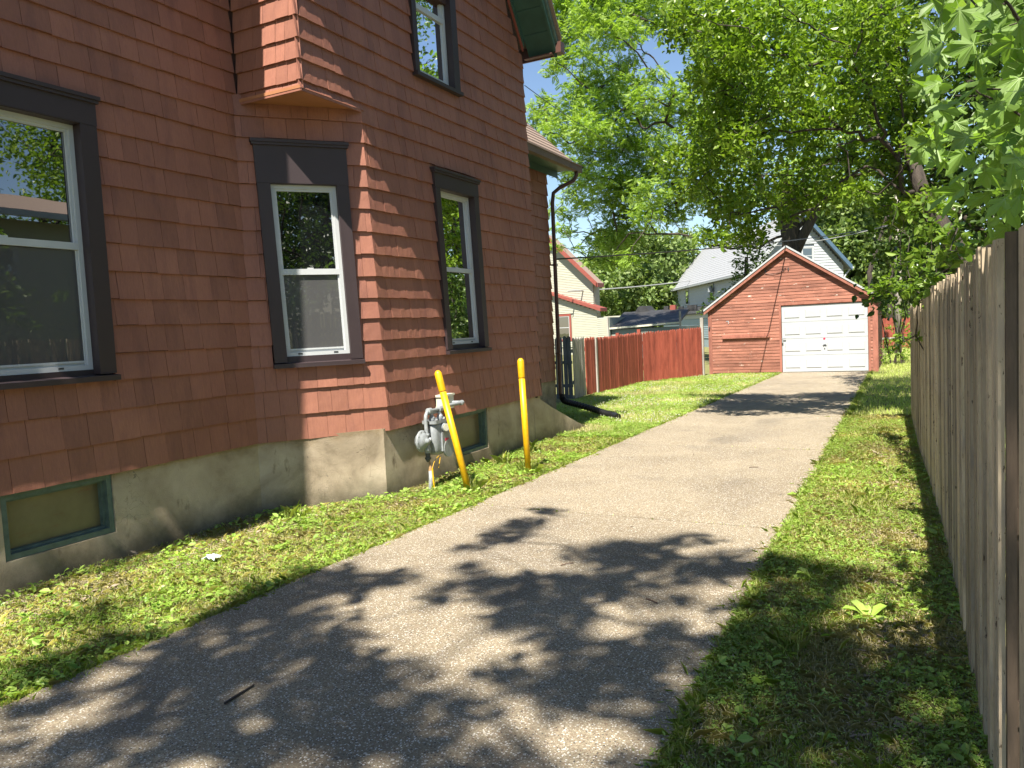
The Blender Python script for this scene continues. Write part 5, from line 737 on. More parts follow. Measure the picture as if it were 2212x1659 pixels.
mb.tube([c+ax*p for p, r in prof_], [max(r, .002) for p, r in prof_], 28); reg = mb.build('regulator', M['meter'], gm)
reg.data.polygons.foreach_set('use_smooth', [len(f.vertices) == 4 for f in reg.data.polygons])
for k in range(10):
    t = 2*math.pi*k/10; sdv = ax.cross(Vector((0, 0, 1))).normalized(); p = c+(sdv*math.cos(t)+Vector((0, 0, 1))*math.sin(t))*.109
    mb = MB(); mb.tube([p-ax*.018, p+ax*.018], .006, 6); mb.build('bolt', M['meter'], reg)
mb = MB(); mb.tube([c+Vector((.02, .03, 0)), (X, 7.03, .545)], .024, 10); mb.hexa([(X+.01, 6.95, .44), (X+.06, 6.95, .44), (X+.06, 7.01, .44), (X+.01, 7.01, .44), (X, 6.96, .50), (X+.05, 6.96, .50), (X+.05, 7.0, .50), (X, 7.0, .50)]); mb.build('vent', M['meter'], reg)
mb = MB(); mb.tube([(X, 7.03, .56), (X, 7.03, .60), (X-.01, 7.035, .76), (X-.01, 7.045, .81), (X-.01, 7.075, .845), (X-.01, 7.12, .855)], .021, 12); mb.tube([(X, 7.03, .575), (X, 7.03, .615)], .029, 10); mb.build('inlet_pipe', M['meter'], gm, smooth=True)
mb = MB()
for y_ in (7.12, 7.34): mb.tube([(X-.01, y_-.035, .855), (X-.01, y_-.03, .855), (X-.01, y_+.03, .855), (X-.01, y_+.035, .855)], [.02, .033, .033, .02], 12)
mb.tube([(X-.01, 7.12, .855), (X-.01, 7.34, .855)], .017, 10); mb.tube([(X-.01, 7.34, .855), (X-.01, 7.38, .87), (X-.01, 7.82, .875)], .021, 12)
mb.tube([(X-.01, 7.82, .875), (X-.04, 7.83, .875), (X-.22, 7.83, .875)], .022, 12); mb.tube([(X-.01, 7.79, .875), (X-.01, 7.835, .875)], .031, 12)
mb.bar((X-.03, 7.13, .83), (X-.03, 7.34, .83), .02, .04)
mb.build('meter_bar', M['meter'], gm, smooth=False)
for y_ in (7.16, 7.33):
    mb = MB(); mb.tube([(X-.01, y_, .72), (X-.01, y_, .745), (X-.01, y_, .746), (X-.01, y_, .775), (X-.01, y_, .80), (X-.015, y_-.015, .83)], [.030, .030, .036, .036, .022, .020], 12); mb.build('union_nut', M['meter'], gm)
# meter body: rounded case
def rbox(mb, x0, x1, y0, y1, z0, z1, r, seg=4):
    pr = []
    for cx, cy, a0 in ((x1-r, y1-r, 0), (x0+r, y1-r, 90), (x0+r, y0+r, 180), (x1-r, y0+r, 270)):
        for k in range(seg+1): a = math.radians(a0+90*k/seg); pr.append((cx+r*math.cos(a), cy+r*math.sin(a)))
    k = len(pr); lv = [(z0, .80), (z0+r*.35, .93), (z0+r, 1), (z1-r*.3, 1), (z1, .94)]; xm, ym = (x0+x1)/2, (y0+y1)/2
    V = [(xm+(x-xm)*s, ym+(y-ym)*s, z) for z, s in lv for x, y in pr]; F = []
    for i in range(len(lv)-1):
        for j in range(k): F.append((i*k+j, i*k+(j+1) % k, (i+1)*k+(j+1) % k, (i+1)*k+j))
    F += [tuple(reversed(range(k))), tuple((len(lv)-1)*k+j for j in range(k))]; mb.add(V, F)
mb = MB(); rbox(mb, X-.10, X+.06, 7.10, 7.47, .36, .70, .06); b_ = mb.build('body', M['meter'], gm); b_.data.polygons.foreach_set('use_smooth', [len(f.vertices) == 4 for f in b_.data.polygons])
mb = MB(); rbox(mb, X-.115, X+.075, 7.085, 7.485, .695, .725, .05); mb.build('top_flange', M['meter'], gm)
mb = MB(); mb.box(X+.055, X+.08, 7.22, 7.46, .39, .60); mb.tube([(X+.06, 7.34, .41), (X+.085, 7.34, .41)], .10, 20); mb.build('front_cover', M['meter'], gm)
mb = MB(); mb.tube([(X+.06, 7.28, .655), (X+.11, 7.26, .655)], .048, 18); mb.build('dial_housing', M['meter'], gm)
mb = MB(); mb.tube([(X+.111, 7.26, .655), (X+.116, 7.258, .655)], .040, 18); mb.build('dial', M['creambox'], gm)
mb = MB(); mb.box(X+.081, X+.084, 7.27, 7.34, .50, .53); mb.build('red_label', M['redsticker'], gm)
mb = MB(); mb.box(X+.081, X+.084, 7.27, 7.35, .455, .495); mb.build('white_label', M['creambox'], gm)
mb = MB(); mb.tube([(X+.10, 6.97, 0), (X+.085, 6.98, .12), (X+.075, 6.99, .24)], .009, 6); mb.tube([(X+.075, 6.99, .24), (X+.07, 7.03, .29), (X+.06, 7.10, .33), (X+.05, 7.17, .345), (X+.05, 7.20, .33), (X+.06, 7.16, .27), (X+.07, 7.12, .22)], .0035, 5); mb.build('tracer_wire', M['yellow'], gm)

jb = thing('junction_box', (-4.88, 7.6, .9), 'cream plastic box fixed to the shingles above the gas meter', 'box')
mb = MB(); mb.box(-4.93, -4.84, 7.60, 7.86, .81, .96); mb.build('case', M['creambox'], jb)
mb = MB(); mb.box(-4.93, -4.832, 7.585, 7.875, .961, .985); mb.build('lid', M['creambox'], jb)
mb = MB(); mb.tube([(-4.87, 7.54, .84), (-4.87, 7.61, .84)], .028, 10); mb.build('conduit_hub', M['creambox'], jb)

dp = thing('drain_pipe', (-5.3, 13.4, 0), 'black corrugated drain hose lying on the grass below the downspout', 'pipe')
pts = []; rr = []
A = [Vector(p) for p in ((-5.96, 13.67, .42), (-5.94, 13.66, .34), (-5.86, 13.63, .285), (-5.6, 13.55, .235), (-5.25, 13.44, .165), (-4.97, 13.34, .10), (-4.80, 13.27, .07), (-4.68, 13.17, .055))]
def catm(P, m):
    out = []
    Q = [P[0]*2-P[1]]+P+[P[-1]*2-P[-2]]
    for i in range(1, len(Q)-2):
        for k in range(m):
            t = k/m; p0, p1, p2, p3 = Q[i-1:i+3]; out.append(.5*((2*p1)+(p2-p0)*t+(2*p0-5*p1+4*p2-p3)*t*t+(-p0+3*p1-3*p2+p3)*t**3))
    out.append(Q[-2]); return out
C_ = catm(A, 22)
mb = MB(); mb.tube(C_, [.056+.006*(1 if (i//2) % 2 else -1) for i in range(len(C_))], 16, cap=False); mb.build('corrugated_hose', M['blackpipe'], dp)
mb = MB(); e = C_[-1]; d = (C_[-1]-C_[-2]).normalized(); mb.tube([e-d*.10, e-d*.09, e+d*.04, e+d*.05, e+d*.045], [.064, .068, .068, .066, .05], 16, cap=False); mb.build('end_collar', M['blackpipe'], dp)
# ================================================================ houses beyond
def lap_wall(parent, fr, u0, u1, z0, z1, step, mat, hi=None, lo=None, holes=()):
    """one board per course; hi/lo give the u range at height z for gables"""
    z = z0
    while z < z1-.01:
        zb = min(z+step, z1); zm = (z+zb)/2
        a = u0 if lo is None else max(u0, lo(zb)); b = u1 if hi is None else min(u1, hi(zb))
        spans = [(a, b)]
        for (h0, h1, y0, y1) in holes:
            if y0 < zb-.01 and y1 > z+.01: spans = [s for p, q in spans for s in ((p, min(q, h0)), (max(p, h1), q)) if s[1]-s[0] > .02]
        for p, q in spans:
            if q-p < .05: continue
            mb = MB(); mb.hexa([fr(p, z, 0), fr(q, z, 0), fr(q, z, .030), fr(p, z, .030), fr(p, zb, 0), fr(q, zb, 0), fr(q, zb, .006), fr(p, zb, .006)]); mb.build('siding_board', mat, parent)
        z = zb
def far_window(parent, fr, u0, u1, z0, z1, trim, tw=.08, rail=True):
    mb = MB(); mb.obox(fr, u0, u1, .002, .008, z0, z1); wn = mb.build('window', M['glass'], parent)
    mb = MB(); mb.obox(fr, u0-tw, u0, 0, .04, z0-tw, z1+tw); mb.obox(fr, u1, u1+tw, 0, .04, z0-tw, z1+tw); mb.obox(fr, u0, u1, 0, .041, z1, z1+tw); mb.obox(fr, u0, u1, 0, .041, z0-tw, z0); mb.build('frame', trim, wn)
    mb = MB(); t = .04; mb.obox(fr, u0, u0+t, .008, .03, z0, z1); mb.obox(fr, u1-t, u1, .008, .03, z0, z1); mb.obox(fr, u0+t, u1-t, .008, .03, z1-t, z1); mb.obox(fr, u0+t, u1-t, .008, .03, z0, z0+t)
    if rail: mb.obox(fr, u0+t, u1-t, .008, .031, (z0+z1)/2-.02, (z0+z1)/2+.02)
    mb.build('sash', M['white'], wn)
def flat_frame(x0, y0, dx, dy):
    d = Vector((dx, dy, 0)).normalized(); nrm = Vector((d.y, -d.x, 0)); return lambda u, z, n=0.: (x0+d.x*u+nrm.x*n, y0+d.y*u+nrm.y*n, z)

ch = thing('cream_house', (-20, 48, 0), 'cream sided house with red trimmed roof edges beyond the grey gate', 'house')
f = flat_frame(-23, 45.6, 1, 0)      # gable part, x = -23+u
mb = MB(); mb.box(-23, -17.42, 45.7, 46.7, -.2, 4.5); mb.add([(-23, 45.7, 4.5), (-17.42, 45.7, 4.5), (-20.2, 45.7, 7.3), (-23, 46.7, 4.5), (-17.42, 46.7, 4.5), (-20.2, 46.7, 7.3)], [(0, 1, 2), (5, 4, 3)]); mb.build('wall', M['cream'], ch)
lap_wall(ch, f, 2.4, 5.58, 2.6, 7.2, .105, M['cream'], hi=lambda z: 5.58 if z < 4.5 else 5.58-(z-4.5)*1.0)
mb = MB(); mb.hexa([(-20.3, 45.2, 7.55), (-17.0, 45.2, 4.25), (-17.0, 46.4, 4.25), (-20.3, 46.4, 7.55), (-20.3, 45.2, 7.70), (-17.0, 45.2, 4.40), (-17.0, 46.4, 4.40), (-20.3, 46.4, 7.70)]); mb.hexa([(-23.6, 45.2, 4.25), (-20.3, 45.2, 7.55), (-20.3, 46.4, 7.55), (-23.6, 46.4, 4.25), (-23.6, 45.2, 4.4), (-20.3, 45.2, 7.7), (-20.3, 46.4, 7.7), (-23.6, 46.4, 4.4)]); mb.build('roof', M['shingleroof'], ch)
mb = MB(); mb.hexa([(-20.3, 45.14, 7.36), (-17.0, 45.14, 4.12), (-17.0, 45.2, 4.12), (-20.3, 45.2, 7.36), (-20.3, 45.14, 7.72), (-17.0, 45.14, 4.44), (-17.0, 45.2, 4.44), (-20.3, 45.2, 7.72)]); mb.box(-17.05, -16.95, 45.14, 46.3, 4.15, 4.4); mb.build('rake_board', M['redtrim'], ch)
f2 = flat_frame(-23, 45.0, 1, 0)
mb = MB(); mb.box(-23, -16.98, 45.03, 45.6, -.2, 2.55); mb.build('wall', M['cream'], ch)
lap_wall(ch, f2, 0, 6.0, .5, 3.9, .105, M['cream'], hi=lambda z: 6.0 if z < 2.72 else 6.0-(z-2.72)/.37, holes=[(3.2, 4.4, .9, 2.6)])
mb = MB(); mb.hexa([(-20.8, 44.7, 4.12), (-16.66, 44.7, 2.62), (-16.66, 45.9, 2.62), (-20.8, 45.9, 4.12), (-20.8, 44.7, 4.28), (-16.66, 44.7, 2.83), (-16.66, 45.9, 2.83), (-20.8, 45.9, 4.28)]); mb.build('rake_board', M['redtrim'], ch)
far_window(ch, f2, 3.33, 4.13, 1.0, 2.44, M['redtrim'], .13)
mb = MB(); mb.box(-17.0, -15.5, 45.3, 45.33, .3, 2.3); mb.build('wall', M['cream'], ch)
f3 = flat_frame(-16.98, 45.25, 1, 0); lap_wall(ch, f3, 0, 1.45, .3, 2.25, .105, M['cream'])

ds = thing('low_outbuilding', (-12, 40, 0), 'low outbuilding with a black tar paper roof behind the red fence', 'outbuilding')
mb = MB(); mb.box(-13.6, -10.0, 38.1, 42.5, -.2, 1.5); mb.box(-14.25, -13.65, 37.9, 42, -.2, 2.15); mb.build('wall', M['greysiding'], ds)
f = flat_frame(-13.62, 38.08, 1, 0); lap_wall(ds, f, 0, 3.62, .3, 1.50, .11, M['greysiding'])
f = flat_frame(-14.3, 37.85, 1, 0); lap_wall(ds, f, 0, .55, .3, 2.12, .105, M['cream'])
for q in ((-13.75, -13.68, 37.78, 37.86, 0, 2.16), (-9.98, -9.90, 37.8, 37.9, 0, 2.28)):
    mb = MB(); mb.box(*q); mb.build('corner_post', M['greypicket'], ds)
mb = MB(); mb.bar((-13.68, 37.92, 1.56), (-9.98, 37.92, 1.70), .08, .09); mb.build('gutter', M['creambox'], ds)
nx_, ny_ = 22, 8; V = []; F = []
for j in range(ny_+1):
    for i in range(nx_+1):
        u = i/nx_; v = j/ny_; x = -13.75+3.75*u-.5*v; y = 37.9+4.2*v; z = 1.60+.12*u+(.85-.1*u)*v+.05*mnoise.noise(Vector((x*1.7, y*1.7, 0)))
        V.append((x, y, z))
for j in range(ny_):
    for i in range(nx_): a = j*(nx_+1)+i; F.append((a, a+1, a+nx_+2, a+nx_+1))
o = mesh_obj('roof', V, F, M['tarpaper'], ds); sm = o.modifiers.new('thickness', 'SOLIDIFY'); sm.thickness = .1; sm.offset = -1
mb = MB(); mb.hexa([(-13.6, 41.8, 2.3), (-12.6, 41.8, 2.3), (-12.6, 43, 2.3), (-13.6, 43, 2.3), (-13.3, 41.8, 2.72), (-12.9, 41.8, 2.72), (-12.9, 43, 2.72), (-13.3, 43, 2.72)]); mb.build('roof_dormer', M['tarpaper'], ds)
for x_, w_, hh in ((-11.9, .25, .22), (-11.55, .3, .26), (-11.1, .25, .16), (-10.6, .5, .2)):
    mb = MB(); mb.box(x_, x_+w_, 41.9, 42.2, 2.3, 2.42+hh); mb.build('roof_block', M['redtrim'] if w_ == .3 else M['tarpaper'], ds)

wh = thing('white_house', (-7, 50, 0), 'white sided house with a steep grey shingle roof behind the garage', 'house')
S0 = Vector((-16.95, 63.5, 0)); DW = Vector((.47, -.883, 0)).normalized(); DG = Vector((.883, .47, 0)).normalized(); GW = 5.0; LW = 20.0
C0 = S0+DW*LW
fw_ = flat_frame(S0.x, S0.y, DW.x, DW.y); fg = flat_frame(C0.x, C0.y, DG.x, DG.y)
def PW(a, b, z): p = S0+DW*a+DG*b; return (p.x, p.y, z)
mb = MB(); mb.hexa([PW(.05, .05, -.2), PW(.05, GW, -.2), PW(LW-.05, GW, -.2), PW(LW-.05, .05, -.2), PW(.05, .05, 4.55), PW(.05, GW, 4.55), PW(LW-.05, GW, 4.55), PW(LW-.05, .05, 4.55)][::1])
mb.add([PW(.05, .05, 4.55), PW(.05, GW, 4.55), PW(.05, GW/2, 7.5), PW(LW-.05, .05, 4.55), PW(LW-.05, GW, 4.55), PW(LW-.05, GW/2, 7.5)], [(0, 2, 1), (3, 4, 5)]); mb.build('wall', M['whitesiding'], wh)
lap_wall(wh, fw_, 0, LW, 2.75, 4.6, .24, M['whitesiding'], holes=[(3.0, 4.4, 3.0, 4.35), (9.9, 11.3, 3.0, 4.35)])
lap_wall(wh, fg, 0, GW, 2.0, 7.4, .16, M['whitesiding'], lo=lambda z: 0 if z < 4.6 else (z-4.6)/1.2, hi=lambda z: GW if z < 4.6 else GW-(z-4.6)/1.2, holes=[(2.55, 3.35, 4.6, 5.7)])
far_window(wh, fw_, 3.2, 4.2, 3.1, 4.2, M['white']); far_window(wh, fw_, 10.1, 11.1, 3.1, 4.2, M['white']); far_window(wh, fg, 2.65, 3.25, 4.7, 5.6, M['white'])
zr_, ze = 7.62, 4.33
for b0, b1, z0_, z1_ in ((-.35, GW/2, ze, zr_), (GW/2, GW+.35, zr_, ze)):
    mb = MB(); mb.hexa([PW(-.5, b0, z0_), PW(-.5, b1, z1_), PW(LW+.35, b1, z1_), PW(LW+.35, b0, z0_), PW(-.5, b0, z0_+.12), PW(-.5, b1, z1_+.12), PW(LW+.35, b1, z1_+.12), PW(LW+.35, b0, z0_+.12)]); mb.build('roof', M['greyroof'], wh)
    mb = MB(); mb.hexa([PW(LW+.3, b0, z0_-.12), PW(LW+.3, b1, z1_-.12), PW(LW+.42, b1, z1_-.12), PW(LW+.42, b0, z0_-.12), PW(LW+.3, b0, z0_+.16), PW(LW+.3, b1, z1_+.16), PW(LW+.42, b1, z1_+.16), PW(LW+.42, b0, z0_+.16)]); mb.build('rake_board', M['bluetarp'] if b0 > 0 else M['white'], wh)
k_ = 0
for q in range(20):   # roof courses, as far as they can be told apart
    u = q/20; v = (q+1)/20; b0 = -.36+(GW/2+.36)*u; b1 = -.36+(GW/2+.36)*v; za = ze+(zr_-ze)*u+.125; zb = ze+(zr_-ze)*v+.125
    mb = MB(); mb.hexa([PW(-.52, b0, za), PW(-.52, b1, zb-.02), PW(LW+.3, b1, zb-.02), PW(LW+.3, b0, za), PW(-.52, b0, za+.02), PW(-.52, b1, zb), PW(LW+.3, b1, zb), PW(LW+.3, b0, za+.02)]); mb.build('roof_course', M['greyroof'], wh)
mb = MB(); mb.bar(PW(-.5, -.42, 4.36), PW(LW+.2, -.42, 4.36), .12, .11); mb.bar(PW(-.3, GW+.42, 4.36), PW(LW+.3, GW+.42, 4.36), .12, .11); mb.tube([PW(LW, GW+.4, 4.3), PW(LW, GW+.15, 4.0), PW(LW-.02, GW+.05, 3.8), PW(LW-.02, GW+.05, 1)], .05, 8); mb.build('gutter', M['white'], wh)
mb = MB(); mb.hexa([PW(0, -1.3, 2.2), PW(0, 0, 2.2), PW(LW, 0, 2.2), PW(LW, -1.3, 2.2), PW(0, -1.3, 2.3), PW(0, 0, 2.85), PW(LW, 0, 2.85), PW(LW, -1.3, 2.3)]); mb.build('porch_roof', M['tarpaper'], wh)
mb = MB(); mb.hexa([PW(0, -1.1, -.2), PW(0, -1.0, -.2), PW(LW, -1.0, -.2), PW(LW, -1.1, -.2), PW(0, -1.1, 2.2), PW(0, -1.0, 2.2), PW(LW, -1.0, 2.2), PW(LW, -1.1, 2.2)]); mb.build('porch_wall', M['bluesiding'], wh)
fp = lambda u, z, n=0.: PW(u, -1.1-n, z); lap_wall(wh, fp, 0, LW, .6, 1.9, .14, M['bluesiding'])
mb = MB(); mb.obox(fp, 0, LW, 0, .05, 1.92, 2.2); mb.build('fascia', M['white'], wh)
mb = MB(); p = PW(11.3, -.25, 4.1); mb.tube([p, (p[0], p[1], p[2]-.12), (p[0], p[1], p[2]-.121), (p[0], p[1], p[2]-.42)], [.10, .10, .16, .19], 14); mb.build('flood_lamp', M['meter'], wh)

nh = thing('neighbour_house', (8.5, 10, 0), 'white house with a low brown roof and gutter seen mirrored in the big window', 'house')
mb = MB(); mb.box(7.2, 11, 8.2, 15.5, -.1, 4.9); mb.build('wall', M['cream'], nh)
mb = MB(); mb.hexa([(6.7, 8.0, 4.95), (9.2, 8.0, 5.75), (9.2, 15.8, 5.75), (6.7, 15.8, 4.95), (6.7, 8.0, 5.07), (9.2, 8.0, 5.87), (9.2, 15.8, 5.87), (6.7, 15.8, 5.07)]); mb.build('roof', M['shingleroof'], nh)
mb = MB(); mb.box(6.58, 6.7, 8.0, 15.8, 4.9, 5.04); mb.build('gutter', M['white'], nh)
fn = lambda u, z, n=0.: (7.2-n, 15.5-u, z); far_window(nh, fn, 1.2, 2.2, 2.6, 4.2, M['white']); far_window(nh, fn, 4.4, 5.4, 2.6, 4.2, M['white'])

bf = thing('far_red_fence', (-.8, 41, 0), 'short red board fence glimpsed between the garage and the utility pole', 'fence')
picket_run(bf, (-1.9, 40), (.6, 40), .15, 1.45, M['redpicket'], 'picket', dog=.05); rails(bf, (-1.9, 40), (.6, 40), (.5,), M['greypicket'], .03)
up = thing('utility_pole', (-.24, 35, 0), 'weathered grey utility pole right of the garage', 'utility pole')
mb = MB(); mb.tube([(-.28, 35, -.2), (-.24, 35, 3), (-.2, 35, 8.5)], [.135, .13, .11], 12); mb.build('pole', M['polewood'], up, smooth=True)
mb = MB(); mb.box(-.62, -.36, 34.7, 34.85, 5.05, 5.28); mb.build('terminal_box', M['meterdark'], up)
for k in range(3):
    mb = MB(); c = Vector((-.95+.03*k, 34.8, 4.75)); mb.tube([c+Vector((.17*math.cos(t), .02*k, .22*math.sin(t))) for t in [q*math.pi/8 for q in range(17)]], .012, 5, cap=False); mb.build('cable_coil', M['wire'], up)
def wire(a, b, sag, r, mat, label, n=18):
    a, b = Vector(a), Vector(b); mb = MB(); mb.tube([a.lerp(b, i/n)+Vector((0, 0, -sag*4*(i/n)*(1-i/n))) for i in range(n+1)], r, 5)
    tagp(mb.build('overhead_wire', mat), label, 'wire', 'overhead wires')
wire((-4.9, 10.38, 5.25), (-8.0, 28.6, 7.7), .25, .006, M['wire'], 'thin black wire running from the shingled house up into the big tree')
wire((-6.1, 13.9, 3.05), (-.4, 35, 5.2), .15, .016, M['wire'], 'black cable running from behind the downspout over the white house roof')
wire((-18.5, 44, 3.95), (-14.5, 59.5, 4.9), .1, .04, M['greywire'], 'grey cable running from the cream house to the white house eave')
wire((-.5, 34.8, 5.2), (-6.5, 44, 5.6), .15, .02, M['greywire'], 'grey cable from the utility pole towards the white house gable')

# ================================================================ foliage
def rotm(n, tilt_mean=.9, tilt_sd=.5):
    az = NR.uniform(0, 2*np.pi, n); ti = NR.normal(tilt_mean, tilt_sd, n); ro = NR.uniform(0, 2*np.pi, n)
    ca, sa, ct, st, cr, sr = np.cos(az), np.sin(az), np.cos(ti), np.sin(ti), np.cos(ro), np.sin(ro)
    Rz = np.zeros((n, 3, 3)); Rz[:, 0, 0] = ca; Rz[:, 0, 1] = -sa; Rz[:, 1, 0] = sa; Rz[:, 1, 1] = ca; Rz[:, 2, 2] = 1
    Rx = np.zeros((n, 3, 3)); Rx[:, 0, 0] = 1; Rx[:, 1, 1] = ct; Rx[:, 1, 2] = -st; Rx[:, 2, 1] = st; Rx[:, 2, 2] = ct
    Ry = np.zeros((n, 3, 3)); Ry[:, 0, 0] = cr; Ry[:, 0, 1] = -sr; Ry[:, 1, 0] = sr; Ry[:, 1, 1] = cr; Ry[:, 2, 2] = 1
    return Rz @ Rx @ Ry
def stamp(T, P, R, s):
    """template verts T (k,3) stamped at P with rotation R and scale s"""
    return (np.einsum('nij,kj->nki', R, T)*s[:, None, None]+P[:, None, :]).reshape(-1, 3)
LEAF = np.array([(0, 0, 0), (.26, .28, .05), (.24, .62, .06), (0, 1, -.06), (0, 0, 0), (0, 1, -.06), (-.24, .62, .06), (-.26, .28, .05)])
SIMPLE = np.array([(0, 0, 0), (.3, .45, .05), (0, 1, 0), (-.3, .45, .05)])
def frond_template(pairs=6, ll=.30, lw=.085):
    q = []
    for i in range(pairs):
        t = .18+.82*(i+.5)/pairs; c = np.array((0, t, -.25*t*t)); L = ll*(1-.5*abs(t-.5))
        for sgn in (1, -1):
            d = np.array((sgn*.86, .5, -.25)); d /= np.linalg.norm(d); sd = np.array((-d[1], d[0], 0)); sd /= np.linalg.norm(sd)
            q += [c, c+d*L*.45+sd*lw, c+d*L+np.array((0, 0, -.03)), c+d*L*.45-sd*lw]
    c = np.array((0, 1, -.25)); q += [c, c+np.array((lw, .12, 0)), c+np.array((0, .3, -.06)), c+np.array((-lw, .12, 0))]
    return np.array(q)
FROND = frond_template()
def pts_in(clumps, per, shell=.45, flat=.8):
    C = np.array(clumps, float); r = C[:, 3]; cnt = np.maximum(6, (per*r**2).astype(int)); idx = np.repeat(np.arange(len(C)), cnt); n = len(idx)
    d = NR.normal(size=(n, 3)); d /= np.linalg.norm(d, axis=1)[:, None]; rad = NR.uniform(shell**3, 1, n)**(1/3)*np.exp(NR.normal(0, .16, n))
    return C[idx, :3]+d*rad[:, None]*r[idx][:, None]*np.array((1, 1, flat)), d, idx
def crown(parent, name, clumps, per, T, nper, size, mat, tilt=(1.0, .55), shell=.35, jit=.35, kind=True):
    P, d, idx = pts_in(clumps, per, shell); n = len(P); s = size*np.exp(NR.normal(0, jit*.6, n))
    o = np_mesh(name, stamp(T, P, rotm(n, *tilt), s), nper, M[mat], parent)
    if kind: o['kind'] = 'stuff'
    return o
def branches(parent, seeds, clumps, r_tip=.012, r_max=.3, expo=.5, name='branches', wob=.06):
    """grow twigs from seed polylines to every clump centre, nearest node first"""
    nodes = []; par = []; 
    for s in seeds:
        for i, p in enumerate(s):
            nodes.append(Vector(p)); par.append(len(nodes)-2 if i else -1)
    ns = len(nodes)
    # join later seeds to earlier ones
    k = 0; starts = []
    for s in seeds: starts.append(k); k += len(s)
    for st in starts[1:]:
        best = min(range(st), key=lambda j: (nodes[j]-nodes[st]).length); par[st] = best
    root = nodes[0]
    order = sorted(clumps, key=lambda c: (Vector(c[:3])-root).length)
    for c in order:
        p = Vector(c[:3]); best = min(range(len(nodes)), key=lambda j: (nodes[j]-p).length+.25*(nodes[j]-root).length); nodes.append(p); par.append(best)
        for _ in range(2):
            q = p+Vector((random.gauss(0, 1), random.gauss(0, 1), random.gauss(0, .8)))*c[3]*.6; nodes.append(q); par.append(len(nodes)-2-_)
    wt = [1]*len(nodes)
    for i in range(len(nodes)-1, 0, -1):
        if par[i] >= 0 and par[i] < i: wt[par[i]] += wt[i]
    mb = MB()
    for i in range(1, len(nodes)):
        if par[i] < 0: continue
        a, b = nodes[par[i]], nodes[i]; L = (b-a).length
        if L < 1e-3: continue
        ra = min(r_max, r_tip*wt[i]**expo*1.15); rb = min(r_max, r_tip*max(1, wt[i]-1)**expo)
        m1 = a.lerp(b, .35)+Vector((random.gauss(0, wob), random.gauss(0, wob), random.gauss(0, wob)+.05))*L; m2 = a.lerp(b, .7)+Vector((random.gauss(0, wob), random.gauss(0, wob), random.gauss(0, wob)+.03))*L
        mb.tube([a, m1, m2, b], [ra, ra*.95, rb, rb*.9], 5 if ra < .05 else 8, cap=False)
    return mb.build(name, M['bark'], parent, smooth=True)

wt_ = thing('walnut_tree', (-3.95, 31.2, 0), 'huge leafy tree with feathery light green leaves and dark trunk rising behind the garage', 'tree')
mb = MB(); mb.tube([(-3.95, 31.4, -.3), (-3.9, 31.3, .5), (-3.85, 31.1, 2.5), (-3.80, 31, 4.3), (-3.82, 31, 5.4), (-3.95, 31, 7.2)], [.62, .48, .38, .345, .31, .24], 18); mb.tube([(-3.75, 31, 4.0), (-3.45, 30.95, 4.6), (-3.1, 30.9, 5.2), (-2.6, 30.9, 6.3)], [.22, .20, .17, .12], 12); mb.build('trunk', M['bark'], wt_, smooth=True)
branches(wt_, [[(-3.85, 31, 5.0), (-3.95, 31, 7.0)]]+WALNUT_LIMBS, WALNUT, r_tip=.011, r_max=.2, expo=.42)
WALNUT = [(x, y, z, r*1.22) for x, y, z, r in WALNUT]
crown(wt_, 'crown', WALNUT, 470, FROND, 4, .25, 'walnut', tilt=(.5, .55), shell=.2)

mt_ = thing('mulberry_tree', (1.3, 12.8, 0), 'broad glossy leaved tree leaning over the driveway from behind the board fence', 'tree')
mb = MB(); mb.tube([(1.5, 12.9, -.2), (1.2, 12.9, 1.2), (.7, 12.95, 2.5), (.25, 13, 3.4), (.05, 13, 4.2)], [.20, .16, .13, .11, .085], 12); mb.build('trunk', M['bark'], mt_, smooth=True)
branches(mt_, [[(.25, 13, 3.4), (.05, 13, 4.2)]]+MULBERRY_LIMBS, MULBERRY, r_tip=.005, r_max=.05, expo=.38)
MULBERRY = [(x, y, z, r*1.3) for x, y, z, r in MULBERRY]
crown(mt_, 'crown', MULBERRY, 1750, LEAF, 4, .092, 'mulberry', tilt=(.9, .6), shell=.15)

vn = thing('climbing_vine', (.6, 8, 0), 'bright green vine spilling over the top of the board fence', 'vine')
branches(vn, [[(.75, 8.5, 0), (.7, 8.2, 1.8)], [(.6, 5.2, 0), (.6, 5.2, 1.7)], [(.45, 11, 0), (.4, 11, 1.7)]], VINE, r_tip=.002, r_max=.007, expo=.4)
crown(vn, 'foliage', VINE, 2600, LEAF, 4, .085, 'vine', tilt=(.9, .6), shell=.1)
bt = thing('dense_tree', (1.8, 17, 0), 'dense dark green tree filling the space behind the board fence', 'tree')
mb = MB(); mb.tube([(1.9, 17, -.2), (1.8, 17, 2), (1.7, 16.8, 5)], [.2, .17, .12], 10); mb.build('trunk', M['bark'], bt, smooth=True)
branches(bt, [[(1.8, 17, 2), (1.7, 16.8, 5)]], BACKTREE, r_tip=.008, r_max=.1)
BACKTREE = [(x, y, z, r*1.3) for x, y, z, r in BACKTREE]
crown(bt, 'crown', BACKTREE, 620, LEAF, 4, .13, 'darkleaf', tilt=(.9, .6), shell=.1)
cr = thing('creeper', (-5.2, 29.5, 0), 'dark green creeper climbing behind the garage roof', 'climbing plant')
mb = MB(); mb.tube([(-5.4, 29.5, -.1), (-5.3, 29.5, 2), (-5.2, 29.5, 4)], [.12, .10, .06], 8); mb.build('stem', M['bark'], cr, smooth=True)
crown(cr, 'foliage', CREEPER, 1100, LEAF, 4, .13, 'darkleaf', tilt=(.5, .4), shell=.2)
ss = thing('side_shrub', (-.3, 28.5, 0), 'leafy shrub growing beside the right wall of the garage', 'shrub')
mb = MB(); 
